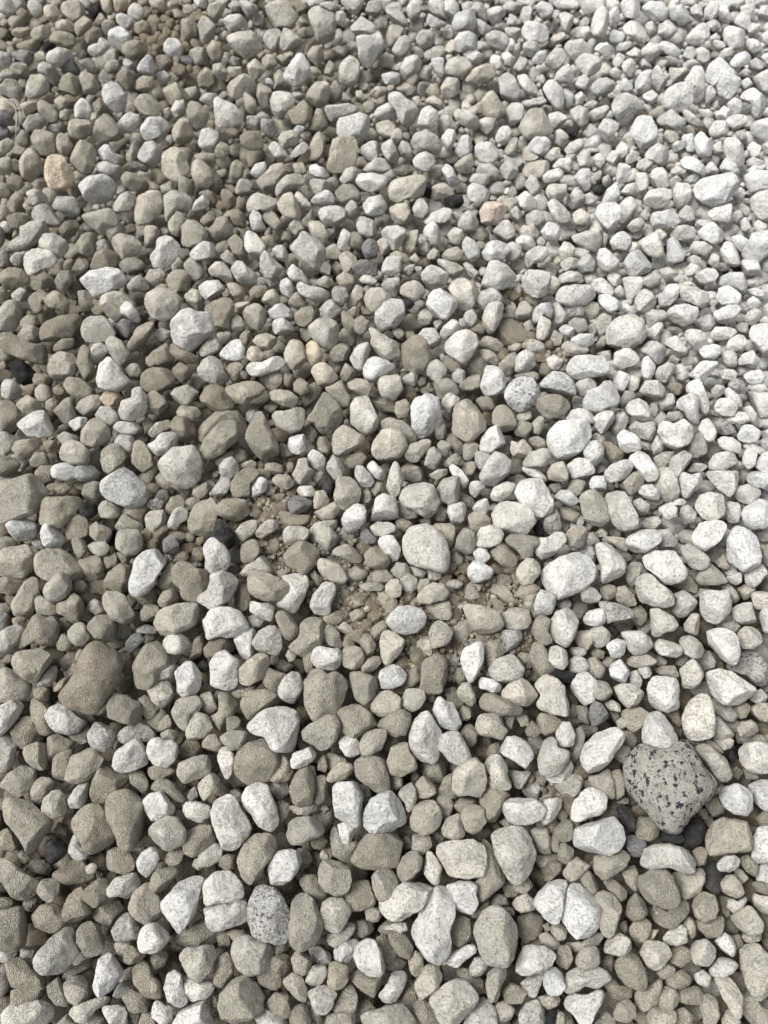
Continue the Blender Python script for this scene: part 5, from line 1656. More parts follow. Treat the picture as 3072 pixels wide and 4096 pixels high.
w+ 625,408 630,401 640,398 648,401 651,409 651,418 645,423 635,418 627,413
w+ 591,421 598,413 607,409 615,412 614,421 607,430 601,434 596,428
c 610,433 615,423 616,413 627,412 630,418 625,428 617,434
t- 650,401 657,401 659,411 654,421 651,411
l 628,428 635,421 642,423 654,422 656,433 652,440 640,438
w+ 617,435 625,429 633,433 640,440 642,448 637,451 627,454 619,448
l- 640,440 652,440 652,453 645,453
c 652,445 657,435 664,443 663,450 654,455
w+ 658,433 659,423 667,421 674,424 684,418 692,428 693,435 689,443 679,448 669,450 664,445 662,438
t 664,421 669,412 679,411 684,416 679,422 669,422
w+ 698,428 701,419 708,418 714,424 717,433 714,440 708,442 701,434
t 682,448 692,438 701,433 708,440 706,453 696,458 687,455
s- 713,425 721,418 731,424 737,433 726,435 717,433
c 721,418 736,411 746,413 751,421 741,424 729,423
c- 741,408 751,406 758,416 758,428 751,423
w+ 737,433 743,425 753,425 761,432 758,440 748,444 738,440
w+ 716,440 721,435 734,437 741,443 741,453 731,453 721,448
c- 746,391 761,393 776,391 780,413 761,418 751,408
c 743,445 753,443 766,450 761,455 748,451
l+ 742,458 746,449 753,448 757,454 755,466 748,470 742,465
c+ 708,463 714,454 726,451 737,454 738,463 731,466 721,472 709,470
w 722,469 729,463 741,461 741,466 731,470
w+ 704,472 716,471 729,471 740,471 738,482 736,490 729,498 721,491 711,482
t- 738,470 751,470 748,477 741,487
w+ 756,460 763,453 773,450 783,463 778,472 766,475 756,467
w 746,477 753,470 766,472 778,475 780,487 766,490 751,485
c+ 732,495 738,487 748,484 761,490 761,497 751,505 738,502
l+ 679,480 683,472 692,475 701,472 705,482 696,490 689,498 683,497
c 654,485 659,470 668,467 677,480 680,492 674,502 664,500 658,492
w+ 628,458 633,453 640,450 647,455 654,463 659,472 657,480 647,482 642,475 635,467
t 654,458 664,451 674,451 672,460 662,470 657,467
l+ 667,467 672,458 684,450 692,455 692,463 684,470 677,480 669,475
c 687,472 694,463 704,464 708,467 701,472
w+ 583,448 588,442 598,440 604,448 604,460 596,467 588,463 584,455
d 604,443 612,443 620,450 627,455 620,460 610,465 605,460
t 588,438 595,433 605,435 607,442 600,444
t- 570,458 578,450 584,450 585,458 575,461
w+ 604,474 610,465 622,460 631,460 633,469 627,477 617,482 607,484
w+ 589,482 594,475 603,475 607,484 606,491 596,492 590,488
l- 594,467 603,465 607,470 598,474
t 622,482 630,475 637,470 645,477 643,486 632,496 626,490
t 567,490 570,480 580,480 590,485 588,491 575,496
w+ 638,492 643,485 652,484 659,490 662,497 657,500 645,498
t+ 579,500 584,491 595,490 603,497 607,507 610,519 600,527 585,522
l+ 601,500 607,492 617,486 625,492 632,505 638,517 640,527 622,532 612,522
c 633,502 640,498 650,505 647,514 642,518 637,509
w+ 659,509 664,503 672,502 678,509 677,517 668,521 661,517
w 672,505 677,497 688,501 684,505
l 679,517 682,507 689,505 696,512 695,522 684,524
c+ 695,505 701,495 711,492 724,495 725,505 724,514 716,522 704,519 698,512
c 724,512 729,502 738,502 741,512 738,522 729,522
w+ 741,514 746,505 756,497 768,502 776,514 766,529 748,529
t- 642,502 654,498 664,500 659,507 650,512
w 746,290 756,288 768,292 768,299 756,299 748,296
w 746,302 753,296 761,302 758,307 748,309
c- 736,366 743,364 753,369 746,376 737,375
c- 710,408 716,412 719,417 711,416
w- 577,520 582,515 585,520 582,526 577,525
w+ 626,541 630,536 640,530 652,528 661,531 662,541 657,546 645,552 635,554 628,551
w+ 692,539 695,528 701,522 714,520 724,521 727,527 721,539 716,544 704,553 694,549
w+ 726,547 731,532 736,526 748,530 756,537 761,547 762,557 758,569 751,573 743,572 734,565 725,560
c 659,530 669,530 674,537 680,544 672,549 659,549
c- 642,522 650,516 659,517 662,527 654,530 645,528
w+ 641,557 647,552 659,551 674,552 680,559 684,568 687,574 682,582 672,585 664,582 654,574 645,567
l+ 635,586 637,579 645,574 652,575 659,582 669,590 675,598 674,606 664,607 650,606 640,601
w+ 595,544 603,543 612,544 617,552 624,559 625,572 622,579 615,579 605,584 600,579 601,567 598,557
l- 575,552 585,544 593,548 598,562 593,564
t 593,539 600,537 617,537 627,539 627,552 620,549 612,544 598,542
t- 612,547 625,549 632,557 627,562 621,557
t 625,569 633,562 641,562 640,574 636,582 632,586 625,579
c+ 680,548 689,543 696,548 709,557 709,567 701,570 692,569 684,559
t 696,579 701,569 711,564 721,572 729,582 719,584 701,585
w 726,577 734,572 741,573 742,582 737,585 730,583
l 745,574 753,569 761,564 768,573 758,584 753,588 746,582
t- 682,577 689,577 698,584 696,594 684,590 672,586
l 672,591 684,591 692,596 698,603 692,611 684,621 677,616 672,609 677,599
l+ 699,594 706,590 719,591 729,590 731,601 730,612 724,620 716,624 706,620 700,611 698,603
l+ 647,609 654,606 664,611 672,616 679,624 674,631 664,633 657,638 651,635 650,624
c 684,624 692,614 699,615 700,626 698,636 692,633 685,631
c 714,624 724,619 734,620 740,627 736,632 721,630
l+ 731,609 738,604 751,601 753,610 758,624 751,626 741,624 734,621
c 751,594 761,590 771,594 773,604 763,609 755,609
w+ 759,614 766,607 776,606 780,621 776,633 764,632 761,626
w+ 704,636 706,630 714,627 724,628 734,633 738,638 740,648 740,656 736,666 729,663 719,657 709,648
c+ 738,631 746,627 756,627 762,633 762,643 753,649 743,648 738,638
c- 719,586 729,584 736,591 741,601 734,604 731,594
t- 736,589 748,584 756,589 748,599 741,599
l- 716,527 724,527 731,530 726,544 719,547
c- 751,530 761,527 776,527 773,539 761,542 756,537
t- 763,549 771,542 778,549 776,564 763,567
t- 714,562 724,554 729,567 724,572
t 598,537 593,535 600,528 607,532 607,537
s+ 594,604 605,601 620,604 632,609 635,616 625,620 612,622 605,624 605,611
w+ 582,617 586,610 595,609 604,609 606,617 605,625 595,626 584,625
t 615,589 625,586 632,594 637,604 627,606 617,601
c+ 580,591 588,586 596,589 601,596 598,604 588,604 582,600
t 600,589 607,584 615,586 616,596 610,600 603,599
t- 632,609 642,604 647,611 645,624 635,628 630,621
w+ 605,647 610,642 617,637 625,637 628,643 625,652 620,658 612,658 609,651
l+ 620,633 630,631 642,631 650,638 653,646 647,653 635,656 627,648 627,641
l 590,631 598,626 605,628 612,636 609,643 598,648 590,643
k- 607,628 615,626 620,633 615,638
l+ 652,641 659,638 672,641 682,646 683,653 674,661 664,658 657,651
c+ 679,641 684,635 693,636 701,643 705,651 701,658 694,659 684,653
t 625,658 635,656 647,654 656,661 650,668 637,668 630,666
t- 657,653 667,661 664,668 654,663
t- 590,651 598,648 605,652 603,659 594,659
w+ 609,668 615,662 622,659 628,666 630,675 625,683 617,684 611,678
t 585,661 593,658 603,661 605,670 600,678 593,678
c+ 590,690 593,680 600,677 607,680 612,690 610,699 600,700 591,698
w 637,670 642,666 651,668 652,675 645,679
l 630,673 637,670 642,680 640,688 630,683
l+ 614,687 622,684 635,685 645,693 640,703 627,708 620,700
w+ 648,690 650,680 656,675 667,677 677,679 679,690 677,698 679,708 672,712 659,710 651,705
c+ 680,670 687,662 694,658 701,668 704,675 699,685 692,689 682,688 682,680
t- 652,670 664,666 674,666 679,675 674,680 662,675
w+ 705,678 710,672 719,669 731,672 743,679 756,688 755,695 746,703 734,706 721,703 711,693
c- 701,658 709,651 716,661 714,668 704,670
l+ 683,717 685,710 692,700 701,694 709,696 713,708 715,720 714,735 701,740 687,740 684,730
t- 674,663 684,653 689,658 682,666
s- 726,668 736,658 748,651 761,656 768,668 766,683 758,685 746,675
w 753,693 761,689 767,695 766,704 756,703 748,698
c 748,710 758,703 773,705 778,720 766,722 751,717
c+ 735,730 741,722 751,720 758,725 759,732 751,737 738,736
c- 711,698 726,703 736,712 736,722 726,720 716,712
t 734,708 746,703 751,708 746,717 738,719
c 714,715 719,717 726,725 734,735 726,743 714,740
g+ 588,715 594,700 603,705 610,717 605,722 593,727
l 604,703 612,700 621,705 620,712 610,710
t 621,712 630,708 640,708 650,715 642,727 632,732 625,725
c 616,722 622,717 630,722 627,727 619,729
t- 610,712 617,711 620,717 615,725
w+ 641,730 645,720 652,710 658,710 667,717 674,727 679,736 677,745 667,750 654,750 645,747 641,740
t- 664,712 677,710 682,722 679,727 672,722
t- 622,730 632,732 637,740 632,750 625,745
t 612,757 620,747 630,747 630,757 622,764
c- 736,737 748,737 758,740 766,745 746,747
t- 684,740 694,737 706,742 714,750 701,747
t- 692,599 699,589 709,589 716,594 701,596
t- 575,705 588,708 590,725 580,722
d 763,735 771,732 776,742 766,745
k- 731,750 736,757 734,764 729,759
z+ 624,771 626,760 635,750 645,745 657,750 672,747 679,739 687,741 693,749 699,760 706,770 714,779 716,789 711,798 701,805 692,814 685,826 682,833 669,831 659,826 650,814 637,802 627,789
w+ 580,757 585,745 595,733 605,728 617,728 625,735 620,747 610,760 603,770 598,777 590,773 582,766
c+ 693,747 699,742 708,744 716,751 725,758 731,770 732,782 726,784 716,777 708,765 700,756
w+ 735,750 742,745 756,741 773,745 783,757 776,770 761,773 748,771 740,761
w+ 719,797 724,788 736,784 746,787 752,794 753,809 746,815 734,814 724,807
w 748,787 758,779 771,779 783,789 778,807 766,810 755,802
c+ 704,836 709,826 719,818 726,817 738,819 748,822 753,834 756,844 748,852 736,851 721,855 713,856 706,849
w+ 753,839 758,828 768,826 783,831 785,851 773,861 758,866 751,859 753,849
w+ 716,864 724,856 734,855 741,859 738,867 730,872 720,871
l 756,873 761,865 771,861 780,868 778,881 766,885 758,882
w+ 570,817 573,805 582,792 590,787 600,789 606,796 606,807 600,814 585,819 578,822
w+ 570,831 580,824 593,819 603,814 610,814 617,820 624,829 626,839 622,849 610,855 598,854 583,855 574,849
c+ 595,856 605,856 617,850 627,849 631,856 625,867 612,876 603,881 595,873
c 588,777 600,775 609,768 614,782 614,797 607,798 600,792 593,787
t 612,772 620,770 624,782 624,794 616,799 612,792
t- 615,802 625,797 632,802 622,805
k+ 616,809 622,804 630,805 635,817 635,831 630,835 622,824
t 635,824 640,817 650,819 659,826 657,836 650,841 637,838
g 627,836 635,836 645,841 647,850 642,856 632,856 627,849
k 662,829 672,834 682,834 684,841 677,845 662,843
k 684,831 692,817 701,817 704,829 701,841 692,849 684,846
t 692,851 701,846 709,851 706,864 696,866
l+ 637,859 645,850 654,844 669,844 682,847 692,855 698,860 695,868 694,876 684,873 672,868 657,868 645,872 638,867
t+ 638,888 640,876 650,870 664,871 673,878 678,891 680,901 674,908 664,909 650,903 640,896
c 672,873 684,873 694,876 698,866 704,873 704,881 699,893 692,897 684,899 679,888
k 701,868 714,861 721,873 721,888 716,896 706,886
t 734,866 743,871 748,878 743,883 736,878
t 738,859 748,855 758,864 756,878 746,871
c+ 721,883 726,876 734,875 741,882 745,893 738,901 729,896 722,891
l+ 729,896 738,902 746,893 747,901 742,910 734,913 727,908
t 751,883 761,881 776,886 773,896 758,892
l 751,893 761,896 776,898 776,913 763,913 755,906
t+ 692,906 696,896 704,891 714,896 719,908 716,917 706,922 696,917
t 696,918 709,920 716,918 721,913 724,925 720,936 709,938 699,929
c+ 730,919 736,912 746,906 751,906 758,915 764,925 761,933 751,935 741,930 734,925
c 741,933 753,935 763,933 761,940 751,944 745,941
t+ 625,908 630,897 637,893 645,901 647,913 642,919 632,922 625,915
t 650,908 657,906 664,918 669,908 682,901 690,904 690,910 682,920 672,928 659,925 652,920
l 654,903 659,910 667,912 667,920 659,918 654,913
t 630,928 635,920 645,918 651,925 648,938 640,943 632,938
o 648,938 652,930 659,930 654,938 650,941
c 683,925 689,915 695,923 696,935 692,940 688,933
c+ 604,948 607,938 620,933 631,940 631,950 625,957 615,955 604,952
t 622,871 627,865 635,866 638,876 638,888 635,891 627,883
t 603,881 612,878 622,886 628,892 625,898 619,902 610,891
t 580,878 588,871 595,876 599,888 593,896 588,898
c+ 589,908 595,896 604,891 612,893 620,903 621,910 617,923 615,933 610,939 604,935 599,925 593,915
t- 600,856 593,861 595,868 590,871 588,864
t 620,923 627,920 628,930 625,934 620,930
d- 719,896 729,898 731,915 724,918
t 756,817 768,809 776,817 773,826 761,826
d- 726,767 736,765 743,772 738,779 732,775
t 743,767 751,772 758,775 758,779 746,779
t- 704,804 716,797 724,809 724,814 714,817
c- 716,789 724,784 721,794 711,798
d- 696,809 706,809 709,819 701,819
c- 563,940 575,948 595,933 605,933 598,945 578,952 568,950
t- 563,903 570,908 568,920 558,920
c- 736,733 748,733 761,735 768,745 748,742 737,745
c 714,742 721,735 734,740 731,747 724,750
t 704,740 714,742 724,752 719,755
t 558,844 565,843 573,849 573,859 565,865 558,861
d- 761,940 771,938 776,952 766,950
l+ 33,959 40,950 53,936 65,928 73,928 75,944 78,952 71,964 59,973 43,975 36,969
w+ 90,995 96,975 96,966 102,955 109,953 116,959 124,969 120,980 112,990 101,997
t+ 124,962 124,950 132,945 140,950 147,955 141,962 129,964
t- 151,956 160,950 169,953 165,964 155,975 151,972
t 133,969 143,961 149,966 152,975 160,983 161,998 154,1001 143,995 135,984
w+ 163,987 166,975 175,970 182,975 183,986 189,1001 180,1007 168,1001
w 183,978 192,975 202,980 213,981 213,990 205,998 192,1001 186,994
l+ 179,956 186,948 199,947 213,945 216,953 211,970 199,983 189,976
t 214,973 217,958 228,953 233,962 233,973 224,987 214,983
l 234,956 233,944 239,939 248,936 267,944 276,956 267,972 248,975 237,969
t+ 219,1007 220,994 233,980 244,975 258,984 265,997 261,1012 248,1021 233,1025 222,1018
w+ 152,1001 158,1000 166,1006 174,1007 172,1021 161,1026 152,1017
w 174,1023 180,1012 192,1004 205,1001 211,1015 214,1031 174,1031
t 123,998 132,989 143,995 151,1003 146,1012 130,1012
l- 115,987 124,980 132,983 129,992 118,998 112,995
w 102,1007 115,1006 123,1004 127,1015 123,1026 112,1026 104,1014
l 68,1012 75,1006 88,1001 102,997 109,997 109,1004 96,1009 87,1021 75,1023
c 64,984 71,976 84,975 88,987 87,1000 78,1006 68,1000 65,994
t- 59,976 71,970 84,961 93,958 90,967 78,973 65,981
t 6,962 19,956 31,969 47,978 47,987 28,990 12,987
c- 22,947 31,944 37,947 34,956 37,966 25,969 20,959
t 12,990 28,987 42,984 45,997 31,1003 12,1006
l 3,1015 12,1004 25,1004 37,1001 51,1006 53,1018 37,1031 6,1031
t 47,987 59,978 65,990 68,1006 56,1004 50,997
t 56,1025 68,1014 78,1025 71,1031 56,1031
l- 0,950 12,953 19,953 6,962 0,962
t 140,1021 143,1014 152,1012 158,1028 140,1031
t- 211,990 217,989 219,1009 211,1009
t- 217,935 233,931 233,944 220,950
c- 87,1009 99,1009 104,1021 93,1031 81,1028
c- 264,944 289,938 291,947 283,953 267,959 263,950
c 246,972 252,944 261,944 267,959 261,967
t 267,961 280,953 289,956 292,969 286,976 277,973 269,967
c+ 291,959 297,950 308,952 312,961 311,970 303,976 294,972
l- 308,950 317,945 330,953 331,964 320,966 312,959
w 330,950 340,945 351,938 361,938 357,948 351,959 345,964 334,958
w+ 354,956 357,945 367,938 375,939 379,948 382,959 387,969 379,976 368,976 359,969
t+ 328,975 330,964 337,961 348,967 348,981 342,989 333,990 328,984
c+ 305,981 314,964 325,964 328,972 322,983 312,987
l+ 308,992 320,986 331,987 337,994 333,1006 326,1014 317,1015 312,1006
c+ 283,978 292,973 303,978 308,990 305,1003 294,997 283,986
d 257,975 267,966 280,973 281,986 272,990 260,983
t 266,1003 277,992 288,990 288,1003 292,1015 283,1018 271,1011
c 333,1009 342,994 351,984 357,995 356,1009 348,1015 339,1015
t 289,1015 297,1006 305,1004 311,1018 308,1031 292,1031
l 252,1009 264,1009 277,1014 288,1021 286,1031 261,1028
c 323,1018 336,1012 348,1015 356,1009 354,1025 345,1031 325,1028
l- 308,1000 314,1009 322,1018 320,1025 308,1015
d- 246,987 255,978 263,986 274,990 267,1000 255,1009 246,1006
t 351,978 357,970 370,975 382,976 384,987 373,997 361,990
l 379,995 388,983 393,972 401,970 407,978 402,990 395,1003 384,1003
t 388,935 398,931 407,938 413,947 410,958 399,956 392,945
t- 376,938 385,935 392,947 398,956 388,964 382,956
c 409,959 416,950 423,955 423,969 415,980 410,969
c+ 415,983 426,966 438,962 443,975 438,990 426,997 420,1001 416,990
t- 398,1003 407,987 407,975 416,987 416,1003 407,1011
c+ 357,1017 376,1009 392,1006 404,1004 413,1015 420,1028 385,1037 361,1031
t 409,1009 420,1000 429,1003 438,1018 443,1028 416,1028
l+ 429,1000 441,987 457,978 468,983 479,997 472,1009 460,1025 444,1031 437,1015
l 463,1026 472,1009 482,997 494,1009 497,1025 485,1034
t- 454,969 469,969 483,981 485,992 475,994 460,978
l 469,969 475,958 485,958 488,966 482,976 472,976
c+ 486,984 488,972 497,966 508,966 506,978 500,987 499,1000 489,1003
w 426,961 438,959 451,953 463,947 472,944 477,952 466,959 457,967 444,962
d- 357,1003 367,1000 376,1009 361,1015
c 492,1006 503,1001 514,1009 510,1021 500,1023
t 503,990 513,984 528,990 522,1003 506,1003
t- 385,962 398,958 407,962 401,970 390,970
w+ 514,964 521,947 534,945 549,947 556,956 551,966 540,972 524,976 517,972
w+ 542,986 546,969 556,967 563,975 566,986 560,995 549,995
l 520,984 529,975 545,970 542,981 535,997 524,994
c 538,997 548,994 562,997 557,1006 548,1009 538,1003
t 554,961 560,945 568,944 573,959 566,970 557,967
c+ 576,959 582,948 594,945 601,952 604,959 596,967 583,970 576,966
l 565,984 569,973 582,967 596,967 607,973 611,980 604,983 597,989 585,986 574,994 566,992
w+ 562,997 576,994 588,995 601,989 604,998 597,1011 591,1025 582,1028 574,1015 565,1007
t+ 615,969 618,959 630,950 639,959 644,970 647,984 642,992 635,989 625,984 618,976
l 663,939 669,931 681,925 687,931 687,941 678,945 667,944
c+ 639,953 644,942 656,941 667,945 672,955 663,966 655,972 646,964
t 670,950 680,945 689,950 691,959 681,967 672,962
c+ 687,950 695,942 706,939 715,948 715,958 709,967 695,964
w 715,941 725,933 732,938 737,952 732,956 723,950
w+ 709,969 717,961 722,953 731,958 739,966 734,972 722,978 711,976
c+ 740,950 746,944 759,945 771,956 774,981 768,997 756,1000 746,984 742,969
c 656,972 667,964 675,967 673,976 663,980
t 635,992 644,990 653,984 661,978 661,989 656,1004 644,1012 636,1004
t 666,981 675,973 683,969 692,978 689,986 678,990 669,986
c 656,997 664,986 675,990 680,998 677,1007 667,1011 658,1004
d 604,984 613,978 619,986 632,987 630,997 621,1001 611,997
t 678,990 697,986 705,995 700,1004 687,1004 680,1000
l 694,975 703,970 711,976 708,987 698,984
c 701,1009 703,997 709,994 717,1001 719,1015 714,1028 705,1025
c+ 714,978 728,975 737,986 743,997 742,1012 739,1020 731,1012 723,997
c 742,997 751,992 759,1003 771,1015 771,1028 750,1025 742,1012
l 520,1015 526,1004 537,1001 545,1009 545,1021 532,1031 520,1025
k 542,1021 551,1009 557,1012 554,1025 542,1028
t 554,1018 557,1007 563,1012 568,1023 554,1028
c+ 613,1015 618,1004 628,998 636,1006 636,1017 627,1023 616,1021
t 594,1025 604,1011 613,1015 619,1025 601,1031
c 646,1015 653,1007 663,1006 675,1011 677,1021 663,1031 647,1025
t 675,1012 684,1007 694,1018 691,1028 677,1025
t- 601,962 610,953 615,962 613,975 604,969
c 722,1018 728,1009 740,1021 737,1031 722,1028
t- 728,935 740,935 743,944 737,950
t 504,990 510,983 520,987 518,997 510,1004
l 68,1031 81,1028 90,1037 71,1040"""
ST = []
for ln in DATA.split('\n'):
    p = ln.split()
    Q = np.array([[int(a) * 4.0 for a in q.split(',')] for q in p[1:]])
    lay = {'+': 2, '-': 0}.get(p[0][1:2], 1)
    if poly_area(Q) < 0: Q = Q[::-1]
    ST.append(dict(code=p[0][0], lay=1 if p[0] == 'k-' else lay, Q=Q, area=abs(poly_area(Q)), c=centroid(Q)))

def place(s, i):
    """real place, axes and outline of a stone"""
    cx, cy = s['c']
    _, t0 = on_plane(np.array(cx), np.array(cy), 0.01)
    mpp = float(t0) * TANV / (H / 2)                          # metres per pixel there
    rm = math.sqrt(s['area'] / math.pi) * mpp
    r = random.Random(i * 31 + 5)
    b = rm * r.uniform(0.66, 0.86)
    if rm > 0.016: b *= 0.86
    if s['code'] == 'z': b *= 0.72
    zc = (b * 0.30 - 0.006, b * 0.75, b * 0.82 + 0.0055)[s['lay']]
    Pc, t = on_plane(np.array(cx), np.array(cy), zc)
    wv = CAM - Pc; wv = wv / np.linalg.norm(wv)
    u = np.cross(np.array([0, 1., 0]), wv); u /= np.linalg.norm(u)
    v = np.cross(wv, u)
    d = ray(s['Q'][:, 0], s['Q'][:, 1])
    tt = ((Pc - CAM) @ wv) / (d @ wv)
    K = CAM + d * tt[:, None] - Pc
    q = np.stack([K @ u, K @ v], 1) * ((1.025 if s['lay'] == 2 else 1.08) + .05 * min(max(cy / H, 0), 1) * .75)
    s.update(P=Pc, u=u, v=v, w=wv, R=outline_radius(q), b=b, rm=rm, seed=(i * 0.6180339) % 1.0 * 9 + .1)
for i, s in enumerate(ST): place(s, i)

order = sorted(range(len(ST)), key=lambda i: -ST[i]['area'])
def visible_area(s):
    q = np.clip(s['Q'], [0, 0], [W, H])
    return abs(poly_area(q))
order = sorted(range(len(ST)), key=lambda i: -visible_area(ST[i]))
for k, i in enumerate(order): ST[i]['rank'] = k; ST[i]['f'] = 13 if k < 100 else 9 if k < 300 else 7 if k < 900 else 6
for f in (13, 9, 7, 6):
    sel = [s for s in ST if s['f'] == f]
    P = bodies(f, *[np.array([s[k] for s in sel]) for k in ('u', 'v', 'w', 'R', 'b', 'seed')], depth=np.array([.25 if s['code'] in 'zyb' else .96 for s in sel]))
    for s, p in zip(sel, P): s['verts'] = p

